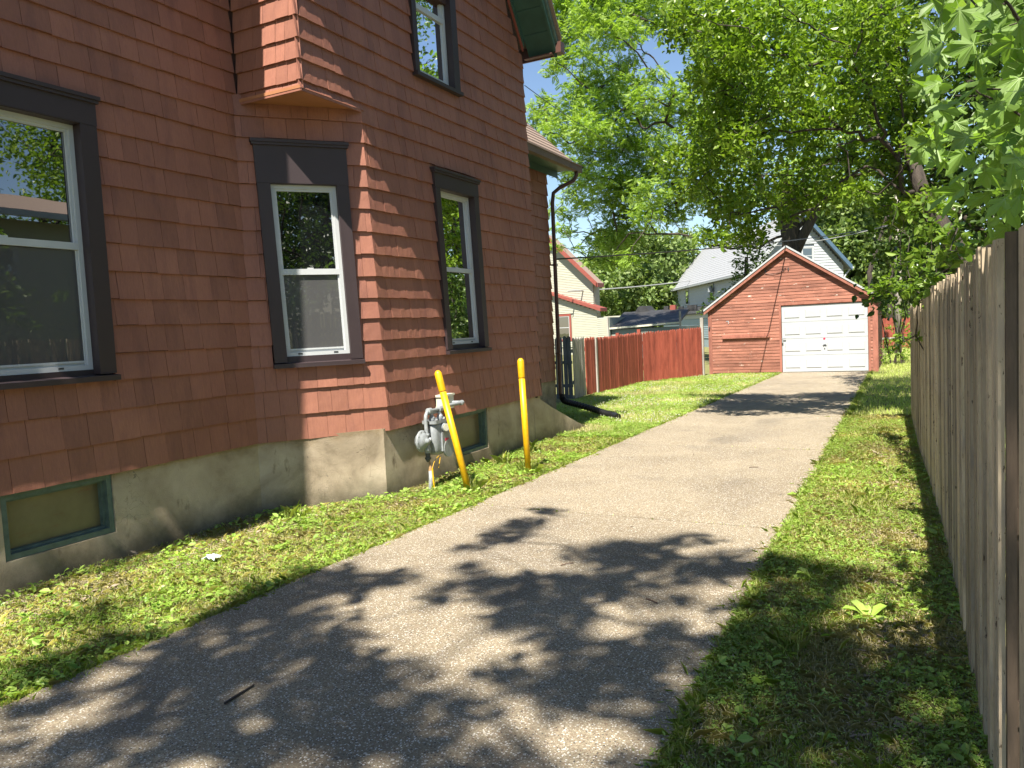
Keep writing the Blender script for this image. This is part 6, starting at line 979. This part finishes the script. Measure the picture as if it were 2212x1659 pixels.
for k in range(6): mb.tube([(-.3+random.uniform(-.3, .3), 28.5, 0), (-.3+random.uniform(-.5, .5), 28.5+random.uniform(-.5, .5), 1.6)], [.03, .015], 5)
mb.build('stem', M['bark'], ss)
crown(ss, 'foliage', SIDESHRUB, 900, LEAF, 4, .10, 'vine', tilt=(.8, .5), shell=.1)
o = crown(None, 'woods', HILL, 230, SIMPLE, 4, .42, 'hill', tilt=(.9, .6), shell=.1)
tagp(o, 'wooded slope of mixed green trees beyond the houses', 'woods', kind='stuff')
mb = MB()
for k in range(26):
    x = random.uniform(-34, -14) if k < 18 else random.uniform(-3, 2.5); y = random.uniform(66, 84) if k < 18 else random.uniform(44, 52); mb.tube([(x, y, 0), (x+random.uniform(-.5, .5), y, 4), (x+random.uniform(-1, 1), y, random.uniform(6, 8))], [.2, .14, .06], 6)
tagp(mb.build('tree_trunks', M['bark']), 'thin trunks showing in the wooded slope', 'woods', kind='stuff')
far = [(random.uniform(-110, 60), random.uniform(105, 150), random.uniform(0, 8), 3.2) for _ in range(230)]
o = crown(None, 'treeline', far, 34, SIMPLE, 4, 1.3, 'hill', shell=.1); tagp(o, 'distant line of trees on the horizon', 'woods', kind='stuff')

# trees over the fence seen in the window glass
def tree(name, label, base, h, r, mat, n=26, per=260, size=.13, tk=.16):
    t = thing(name, base, label, 'tree', 'trees in the yard beyond the fence'); b = Vector(base)
    cl = []
    for k in range(n):
        a = random.uniform(0, 6.28); q = math.sqrt(random.random())*r; z = random.uniform(.28, 1)*h; sc = 1-.5*abs(z/h-.55); cl.append((b.x+q*math.cos(a)*sc, b.y+q*math.sin(a)*sc, z, r*.38))
    mb = MB(); mb.tube([b-Vector((0, 0, .2)), b+Vector((.05, 0, h*.3)), b+Vector((0, .1, h*.7))], [tk, tk*.8, tk*.3], 10); mb.build('trunk', M['bark'], t, smooth=True)
    branches(t, [[b+Vector((.05, 0, h*.3)), b+Vector((0, .1, h*.7))]], cl, r_tip=.012, r_max=.08)
    crown(t, 'crown', cl, per, LEAF, 4, size, mat); return t
for i, (x, y, h, r, n_, lb) in enumerate(((4.8, 8.2, 4.6, 1.3, 22, 'small yard tree reflected at the lower left of the near window'), (4.2, 16.5, 6.5, 1.7, 30, 'yellow green yard tree reflected in the window behind the gas meter'), (5.2, 21.5, 8.5, 2.2, 36, 'taller yard tree behind the one reflected in the middle window'), (6.8, 27, 9, 2.6, 36, 'farthest yard tree reflected beside the white window frame'),
        (4.9, 12.6, 3.4, 1.0, 16, 'low bushy tree in front of the neighbouring house'), (13.5, 11, 11, 3.4, 60, 'tall tree rising behind the neighbouring house roof'), (14, 19, 12, 3.6, 60, 'second tall tree behind the neighbouring house, farther along'), (8.8, -1.2, 8, 2.4, 50, 'dark tree mirrored in the bay window facing the street'), (13, -5, 11, 3.6, 60, 'tall dark tree behind the one mirrored in the bay window'), (10.5, 5.2, 6.5, 1.8, 30, 'yard tree at the near corner of the neighbouring house'), (9.5, 25, 16, 3.6, 90, 'very tall yard tree reflected in the upstairs window'))):
    tree('yard_tree', lb, (x, y, 0), h, r, ('vine', 'mulberry', 'vine', 'vine', 'vine', 'mulberry', 'mulberry', 'darkleaf', 'darkleaf', 'vine', 'darkleaf')[i], n=n_, per=200, size=.17)

# the tree that shades the foreground
sh = thing('shade_tree', (2.6, -4.5, 0), 'tall tree behind the viewer whose leaves shade the front of the driveway', 'tree')
mb = MB(); mb.tube([(2.6, -4.5, -.3), (2.55, -4.5, 2), (2.3, -4.4, 5), (1.6, -4.0, 8)], [.36, .28, .24, .16], 14); mb.build('trunk', M['bark'], sh, smooth=True)
cl = []
SHADE += [(-5.62+random.uniform(-.1, .1), 3.0+.17*k) for k in range(11) if k % 4 != 2]  # added clumps that break up the sun on the left foundation
for gx, gy in SHADE:
    if random.random() < .10: continue
    for lo_, hi_ in ((7.5, 9.5), (10.5, 13), (14, 17)):  # layers added up the same sun ray, to block more skylight
        h_ = random.uniform(lo_, hi_); cl.append((gx+.0764*h_+random.gauss(0, .05), gy-.637*h_+random.gauss(0, .05), h_, random.uniform(.11, .18)))
branches(sh, [[(1.6, -4.0, 8), (.4, -3.6, 9), (-1.5, -3.2, 9.6)], [(2.3, -4.4, 5), (.5, -2.6, 8.6), (-1.0, -1.5, 9.5)]], random.sample(cl, 160), r_tip=.006, r_max=.09, expo=.42)
crown(sh, 'crown', cl, 430, LEAF, 4, .13, 'mulberry', tilt=(.45, .4), shell=.0)

# ---- the near maple: every leaf an object
def maple_mesh(seed):
    rs = random.Random(seed); out = []
    lob = [(-148, .42), (-112, .30), (-84, .80), (-58, .42), (-44, .62), (-30, .42), (-14, .74), (0, 1.05), (14, .74), (30, .42), (44, .62), (58, .42), (84, .80), (112, .30), (148, .42)]
    lob = [(-150, .30), (-118, .50), (-100, .34), (-80, .72), (-64, .90), (-56, .60), (-40, .40), (-28, .66), (-18, .78), (0, 1.12), (18, .78), (28, .66), (40, .40), (56, .60), (64, .90), (80, .72), (100, .34), (118, .50), (150, .30)]
    V = [(0, .02, 0)]
    for a, r in lob:
        a2 = math.radians(a+rs.uniform(-2, 2)); r2 = r*rs.uniform(.94, 1.06); x, y = math.sin(a2)*r2*.62, math.cos(a2)*r2*.62
        V.append((x, y+.12, -.16*x*x*2-.22*y*y+.10*abs(x)+.05*math.sin(a2*5)+rs.uniform(-.012, .012)))
    V.append((0, -.08, .0))
    n = len(V); F = [(0, i, i+1) for i in range(1, n-1)]+[(0, n-1, 1)]
    # petiole
    b = len(V); V += [(-.008, .0, 0), (.008, .0, 0), (.006, -.55, .10), (-.006, -.55, .10), (0, 0, -.014), (0, -.55, .088)]
    F += [(b, b+1, b+2, b+3), (b+1, b+4, b+5, b+2), (b+4, b, b+3, b+5)]
    nf = len(F)
    for li in (4, 9, 13, 18, 22, 1+0) if False else [i for i, (a, r) in enumerate(lob) if r > .7 and (abs(a) in (0, 64, 18) or r > 1)]+[1, len(lob)-2]:
        tip = Vector(V[li+1])*.93; ctr = Vector((0, .02, .006)); d = (tip-ctr); s_ = Vector((-d.y, d.x, 0)).normalized()*.009; b = len(V)
        mid = ctr.lerp(tip, .5)+Vector((0, 0, .0)); V += [tuple(ctr-s_), tuple(ctr+s_), tuple(mid+s_*.7+Vector((0, 0, .012))), tuple(tip+Vector((0, 0, .008))), tuple(mid-s_*.7+Vector((0, 0, .012)))]; F += [(b, b+1, b+2, b+4), (b+4, b+2, b+3)]
    me = bpy.data.meshes.new('maple_leaf'); me.from_pydata(V, [], F); setmats(me, [M['maple'], M['vein']]); me.polygons.foreach_set('material_index', [0]*(nf-3)+[1]*3+[1]*(len(F)-nf)); me.update(); return me
mps = [maple_mesh(s) for s in range(5)]
mt = thing('maple_tree', (1.6, 3.6, 0), 'maple with big pale green lobed leaves hanging over the near end of the fence', 'tree')
mb = MB(); mb.tube([(1.9, 3.9, -.1), (1.85, 3.85, 1.5), (1.7, 3.8, 3.2), (1.5, 3.7, 4.6)], [.13, .11, .08, .05], 10); mb.build('trunk', M['bark'], mt, smooth=True)
branches(mt, [[(1.85, 3.85, 1.5), (1.7, 3.8, 3.2), (1.5, 3.7, 4.6)]], [(x+.12, y+.05, z-.03, .05) for x, y, z in MAPLE[::6]], r_tip=.0025, r_max=.018, expo=.5)
for x, y, z in MAPLE:
    o = bpy.data.objects.new('leaf', random.choice(mps)); COL.objects.link(o); o.parent = mt; o.location = Vector((x, y, z))-WL[mt.name]
    s = random.uniform(.085, .155); o.scale = (s, s, s)
    o.rotation_euler = (random.gauss(-.75, .7), random.gauss(.15, .75), random.gauss(2.4, 1.1))
extra = [(random.uniform(.6, 1.5), random.uniform(3.2, 6.5), random.uniform(1.9, 4.2), .35) for _ in range(26)]
crown(mt, 'crown', extra, 330, np.array(LEAF)*np.array((1.6, 1, 1)), 4, .15, 'maple', shell=.0)
# ================================================================ lawn, weeds, litter
def band_pts(n, y0, y1, xf0, xf1, power=1.0):
    y = y0+(y1-y0)*NR.uniform(0, 1, n)**power; u = NR.uniform(0, 1, n)
    a = np.array([xf0(v) for v in y]); b = np.array([xf1(v) for v in y]); return np.stack([a+(b-a)*u, y], 1)
def left_wall(y): return XA+.03 if y < 5.58 else (XA+.03+(y-5.58)*.8 if y < 6.58 else (-4.9 if y < 10.6 else (-5.9 if y < 13.7 else (-6.95 if y < 21.7 else (-6.9+(y-21.7)*.6)))))
def dlx(y): return dl(y)+.03
def drx(y): return dr(y)-.03
def fence_x(y):
    for i in range(len(FP)-1):
        if y < FP[i+1][1]: a, b = FP[i], FP[i+1]; return a[0]+(b[0]-a[0])*(y-a[1])/(b[1]-a[1])
    return 1.8
def n2(x, y, s, o=0): return np.array([mnoise.noise(Vector((a*s+o, b*s, o))) for a, b in zip(x, y)])
def blades(name, P, h, w, mat, label, nseg=2, lean=.5, thin=None, cat='grass'):
    n = len(P); hh = h*np.exp(NR.normal(0, .35, n)); az = NR.uniform(0, 6.283, n); ln = np.abs(NR.normal(0, lean, n))*hh; wd = w*NR.uniform(.7, 1.3, n)
    if thin is not None: hh *= thin; 
    dx, dy = np.cos(az), np.sin(az); px, py = -dy*wd/2, dx*wd/2; z0 = -.012
    B = np.stack([P[:, 0], P[:, 1], np.full(n, z0)], 1); mid = B+np.stack([dx*ln*.35, dy*ln*.35, hh*.6], 1); tip = B+np.stack([dx*ln, dy*ln, hh*np.clip(1-.25*ln/hh, .3, 1)], 1)
    S = np.stack([px, py, np.zeros(n)], 1)
    if nseg == 2: V = np.stack([B-S, B+S, mid+S*.8, tip, mid-S*.8], 1).reshape(-1, 3); k = 5
    else: V = np.stack([B-S, B+S, tip], 1).reshape(-1, 3); k = 3
    o = np_mesh(name, V, k, M[mat]); tagp(o, label, cat, kind='stuff'); return o
def keep(P, f): return P[f]
# left strip by the house
P = band_pts(90000, .9, 11.5, left_wall, dlx, 1.25)
wallx = np.array([left_wall(v) for v in P[:, 1]]); dw = P[:, 0]-wallx; nn = n2(P[:, 0], P[:, 1], 1.6)+.6*n2(P[:, 0], P[:, 1], 5, 3)
k = (NR.uniform(0, 1, len(P)) < np.clip(.0+dw*.7+nn*1.3, .03, .72)); P1 = P[k]; blades('grass', P1, .042, .0036, 'grass', 'green grass growing along the foundation', thin=np.clip(.6+.8*n2(P1[:, 0], P1[:, 1], 2.2, 9), .35, 1.5))
P2 = P[~k & (NR.uniform(0, 1, len(P)) < .9)]; blades('dry_grass', P2, .030, .0032, 'grass2', 'dry straw coloured grass along the foundation', lean=1.2)
# ragged turf edges over the concrete
def edge_pts(n, y0, y1, fx, side, spread):
    y = y0+(y1-y0)*NR.uniform(0, 1, n)**1.6; x = np.array([fx(v) for v in y])+side*(NR.exponential(spread, n)-.05)+side*.085*n2(y, y*0, 2.3, 4)+.04*n2(y, y*0, 9.0, 8); return np.stack([x, y], 1)
PE = edge_pts(36000, .9, 24.7, dl, 1, .03); blades('grass', PE, .030, .0035, 'grass', 'grass fringe along the left edge of the driveway', lean=.7)
PE = edge_pts(36000, 1.5, 24.7, dr, -1, .025); blades('grass', PE, .030, .0035, 'grass', 'grass fringe along the right edge of the driveway', lean=.8)
# far lawn
P = band_pts(75000, 11.0, 24.7, left_wall, dlx, 1.1); k = NR.uniform(0, 1, len(P)) < .62+.9*n2(P[:, 0], P[:, 1], .9, 5); blades('grass', P[k], .055, .010, 'grass', 'sunlit lawn between the red fence and the driveway', nseg=1)
blades('dry_grass', P[~k], .04, .010, 'grass2', 'paler dry lawn patches in front of the red fence', nseg=1, lean=.9)
# right strip
P = band_pts(100000, 1.6, 14.2, drx, lambda y: fence_x(max(y, 3))-.0 if y > 2.9 else .3, 1.35)
fx = np.array([fence_x(max(v, 3)) for v in P[:, 1]]); df = fx-P[:, 0]; nn = n2(P[:, 0], P[:, 1], 1.7, 2)+.6*n2(P[:, 0], P[:, 1], 4.5, 7)
k = NR.uniform(0, 1, len(P)) < np.clip(.0+df*.75+nn*1.4, .04, .66); P1 = P[k]; blades('grass', P1, .038, .0036, 'grass', 'green grass strip between the driveway and the board fence', thin=np.clip(.8+.8*n2(P1[:, 0], P1[:, 1], 2, 19), .4, 1.6))
P2 = P[~k & (NR.uniform(0, 1, len(P)) < .9)]; blades('dry_grass', P2, .030, .0032, 'grass2', 'dry straw coloured grass at the foot of the board fence', lean=1.2)
P = band_pts(30000, 14.2, 40, lambda y: drx(min(y, 24)) if y < 24.8 else -.7, lambda y: 1.8, 1.2); blades('grass', P, .06, .011, 'grass', 'grass at the far right end beside the garage', nseg=1)
P = band_pts(26000, -1, 30, lambda y: .45, lambda y: 4.5, 1.2); blades('grass', P, .08, .012, 'clover', 'shaded undergrowth behind the board fence', nseg=1)
# clover and ground weeds: small horizontal rounded leaves
CLV = np.array([p for t in (0, 2.094, 4.189) for p in ((0, 0, 0), (.55*math.cos(t-.5), .55*math.sin(t-.5), .06), (.85*math.cos(t), .85*math.sin(t), .02), (.55*math.cos(t+.5), .55*math.sin(t+.5), .06))])
HEX = np.array([(math.cos(t)*.5, math.sin(t)*.42, .03*math.cos(2*t)) for t in [k*math.pi/3 for k in range(6)]])
def clover(n, y0, y1, a, b, label, size=.0135, cond=None, zr=(.012, .045), power=1.2, mat='clover'):
    P = band_pts(n, y0, y1, a, b, power)
    if cond is not None: P = P[cond(P)]
    n = len(P); Z = NR.uniform(*zr, n); s = size*np.exp(NR.normal(0, .35, n))
    o = np_mesh('clover', stamp(CLV, np.column_stack([P, Z]), rotm(n, .25, .3), s), 4, M[mat]); tagp(o, label, 'clover', kind='stuff')
clover(42000, 1.6, 13.5, drx, lambda y: fence_x(max(y, 3)) if y > 2.9 else .3, 'small round clover leaves on the right grass strip', cond=lambda P: NR.uniform(0, 1, len(P)) < np.clip(.55+1.5*n2(P[:, 0], P[:, 1], 1.5, 21), .03, 1))
clover(30000, .9, 11, left_wall, dlx, 'low broad leaved weeds in the strip along the foundation', size=.018, cond=lambda P: NR.uniform(0, 1, len(P)) < np.clip(.25+1.8*n2(P[:, 0], P[:, 1], 1.9, 31), .03, 1))
clover(22000, 11, 24.5, left_wall, dlx, 'clover leaves in the far lawn', size=.030, cond=lambda P: n2(P[:, 0], P[:, 1], .8, 12) > -.15)
OC = np.array([(0, 0, 1), (1, 0, 0), (0, 1, 0), (-1, 0, 0), (0, -1, 0), (0, 0, -1)])*.5
P = band_pts(1700, 12.5, 24, lambda y: -6.6, dlx, 1.1); P = P[n2(P[:, 0], P[:, 1], .6, 41) > -.05]; n = len(P); V = (OC[None]*.022+np.column_stack([P, NR.uniform(.04, .07, n)])[:, None]).reshape(-1, 3)
tri = np.array([(0, 1, 2), (0, 2, 3), (0, 3, 4), (0, 4, 1), (5, 2, 1), (5, 3, 2), (5, 4, 3), (5, 1, 4)]); o = np_mesh('clover_flowers', V, 3, M['flower'], loops=(tri[None]+(np.arange(n)*6)[:, None, None]).reshape(-1, 3)); tagp(o, 'white clover flower heads dotted over the far lawn', 'flowers', kind='stuff')
# chips and dead leaves
def chips(n, y0, y1, a, b, label, s=.02, mat='litter', power=1.1):
    P = band_pts(n, y0, y1, a, b, power); V = stamp(SIMPLE*np.array((.7, 1, 1)), np.column_stack([P, NR.uniform(.0, .012, n)]), rotm(n, .1, .25), s*np.exp(NR.normal(0, .5, n))); tagp(np_mesh('litter', V, 4, M[mat]), label, 'litter', kind='stuff')
chips(6000, 1.7, 12, lambda y: fence_x(max(y, 3))-.55, lambda y: fence_x(max(y, 3)), 'dead leaves and wood chips along the foot of the board fence', .022)
chips(7000, .9, 6.6, left_wall, lambda y: left_wall(y)+.7, 'dead leaves and bare soil crumbs along the foundation', .02)
chips(500, 1.6, 24, dlx, drx, 'bits of leaf scattered on the driveway', .016, 'twig')
chips(5000, 1.0, 24, lambda y: dl(y)-.12, lambda y: dl(y)+.10, 'dead grass and crumbs along the left edge of the driveway', .014, power=1.6)
chips(5000, 1.6, 24, lambda y: dr(y)-.08, lambda y: dr(y)+.12, 'dead grass and crumbs along the right edge of the driveway', .014, power=1.6)
def broad(n, y0, y1, a, b, label, size, thr, off):
    P = band_pts(n, y0, y1, a, b, 1.2); P = P[n2(P[:, 0], P[:, 1], 2.4, off)+.5*n2(P[:, 0], P[:, 1], 8, off) > thr]; n = len(P)
    V = stamp(LEAF, np.column_stack([P, NR.uniform(.015, .05, n)]), rotm(n, .35, .35), size*np.exp(NR.normal(0, .35, n))); tagp(np_mesh('ground_weeds', V, 4, M['clover']), label, 'weeds', kind='stuff')
broad(9000, 1.0, 9.5, left_wall, dlx, 'small broad weed leaves scattered along the foundation strip', .036, .12, 51)
broad(5000, 1.7, 9.5, drx, lambda y: fence_x(max(y, 3)) if y > 2.9 else .26, 'small broad weed leaves scattered in the right strip', .034, .2, 57)
# individual broad leaved weeds
def weed_mesh(seed, nl=8, L=.085):
    rs = random.Random(seed); mb = MB()
    for k in range(nl):
        a = k*2.4+rs.uniform(-.3, .3); up_ = rs.uniform(.25, .9); l = L*rs.uniform(.7, 1.2); wd = l*.24; d = Vector((math.cos(a), math.sin(a), 0)); s_ = Vector((-d.y, d.x, 0)); base = d*.006
        p = [base, base+d*l*.45+Vector((0, 0, l*.45*up_)), base+d*l*.8+Vector((0, 0, l*.55*up_)), base+d*l+Vector((0, 0, l*.45*up_))]
        mb.add([p[0]-s_*.002, p[0]+s_*.002, p[1]+s_*wd, p[2]+s_*wd*.8, p[3], p[2]-s_*wd*.8, p[1]-s_*wd, p[1]-Vector((0, 0, .004))], [(0, 1, 2, 7), (7, 2, 3, 4), (0, 7, 6), (7, 4, 5, 6)])
    me = bpy.data.meshes.new('weed'); me.from_pydata(mb.V, [], mb.F); setmats(me, M['clover']); me.update(); return me
wm = [weed_mesh(s, 6+s % 4, .07+.012*(s % 3)) for s in range(6)]
spots = [(-5.35, 3.55, 'broad leaved weed under the right end of the near basement window'), (-5.3, 4.2, 'broad leaved weed by the foundation near the paper scrap'), (-4.6, 4.6, 'broad leaved weed in the strip left of the driveway'), (-5.0, 5.4, 'weed rosette at the inner corner of the foundation'), (-4.85, 6.75, 'weed at the foot of the foundation corner'), (-4.35, 7.0, 'tall weed just left of the leaning bollard'), (-4.05, 7.3, 'weed growing behind the leaning bollard'), (-4.0, 8.05, 'weed at the foot of the upright bollard'), (-4.15, 6.2, 'dark green weed clump at the driveway edge before the leaning bollard'), (-4.25, 3.7, 'weed in the grass beside the driveway near the basement window'),
         (-.55, 5.2, 'tall weed in the sunny part of the right grass strip'), (-.2, 4.6, 'broad leaved weed halfway along the fence shade'), (-.05, 3.9, 'weed close to the board fence in the shade'), (-.7, 3.1, 'broad leaved weed at the driveway edge lower right'), (-.3, 3.2, 'low weed in the dark grass lower right'), (-.5, 2.75, 'round leaved weed at the bottom of the right strip'), (-4.75, 13.1, 'weed beside the open end of the drain pipe'), (-5.1, 13.9, 'upright weed behind the drain pipe'), (-5.25, 4.75, 'small weed against the shaded foundation')]
for i, (x, y, lb) in enumerate(spots):
    o = link('weed', wm[i % 6], (x, y, 0)); s = random.uniform(.8, 1.3) if y > 4 else random.uniform(.4, .65); o.scale = (s, s, s*1.3); o.rotation_euler = (0, 0, random.uniform(0, 6)); tagp(o, lb, 'weed', 'weeds in the grass strips')
# tall grass tufts at the wall and posts
for i, (x, y, lb) in enumerate(((-4.62, 8.6, 'tall grass tuft between the bollards and the basement window'), (-4.6, 9.5, 'long pale grass stems beside the foundation past the upright bollard'), (-4.18, 7.06, 'grass tuft around the foot of the leaning bollard'), (-4.02, 8.17, 'grass tuft around the foot of the upright bollard'), (-.55, 4.05, 'long grass tuft at the shade edge of the right strip'), (-.1, 3.0, 'spiky grass tuft near the fence at lower right'), (-5.25, 5.5, 'dry stems standing at the inner foundation corner'))):
    n = 90; P = np.column_stack([NR.normal(x, .05, n), NR.normal(y, .05, n)]); o = blades('grass_tuft', P, .10 if y > 5 else .07, .0035, 'grass', lb, lean=.6); o['category'] = 'grass tuft'; o['kind'] = 'stuff'
# joint weeds
for i in (2, 3, 4, 5, 6):
    yj = JY[i]; n = 260 if i < 4 else 150; x = NR.uniform(dl(yj), dr(yj), n)**1; cl_ = NR.choice([-1.1, -1.5, -3.0, -1.2], n); x = np.where(NR.uniform(0, 1, n) < .5, cl_+NR.normal(0, .09, n), x); P = np.column_stack([x, yj-.10*((x-dl(yj))/(dr(yj)-dl(yj))-.5)+NR.normal(0, .012, n)])
    blades('joint_weeds', P, .022, .006, 'grass', 'tiny weeds growing in a joint of the driveway slabs, joint %s' % ('nearest the bollards', 'past the upright bollard', 'under the branch shadow', 'beyond the branch shadow', 'nearest the garage')[i-2], lean=1.2, cat='weeds')
mb = MB(); mb.tube([(-2.86, 2.46, .022), (-2.865, 2.55, .024), (-2.872, 2.655, .023)], [.006, .0065, .005], 7); tagp(mb.build('stick', M['twigdark']), 'thin dark stick lying on the shaded driveway', 'stick')
V = []; F = []; 
for j in range(6):
    for i in range(6): V.append((-4.93+.028*i+random.uniform(-.006, .006), 4.12+.02*j+random.uniform(-.005, .005), .03+random.uniform(0, .03)))
for j in range(5):
    for i in range(5): a = j*6+i; F.append((a, a+1, a+7, a+6))
tagp(mesh_obj('paper_scrap', V, F, M['paper']), 'crumpled white paper scrap in the grass by the foundation', 'paper')
V = [((v[0]+4.93)*.5-.12, (v[1]-4.12)*.5+3.05, v[2]*.5) for v in V]; tagp(mesh_obj('leaf_scrap', V[:], F, M['litter']), 'curled dead leaf on the ground near the fence foot', 'leaf')
for i, (x, y, r_) in enumerate(((-1.6, 8.9, .4), (-2.4, 9.6, 1.9), (-1.35, 4.4, 2.6), (-2.2, 4.9, .9))):
    mb = MB(); mb.tube([(x, y, .02), (x+.05*math.cos(r_), y+.05*math.sin(r_), .024), (x+.10*math.cos(r_), y+.10*math.sin(r_), .02)], .004, 5); tagp(mb.build('twig', M['twig']), ('small twig on the sunny slab left of the second joint', 'small twig in the middle of the sunny driveway', 'small twig on the shaded slab near the right edge', 'small twig on the front slab inside the dappled shade')[i], 'twig')
mb = MB(); mb.add([(-1.03, 7.6, .02), (-.98, 7.66, .035), (-.93, 7.62, .022), (-.97, 7.56, .03)], [(0, 1, 2, 3)]); tagp(mb.build('fallen_leaf', M['clover']), 'green leaf lying on the right edge of the driveway', 'leaf')
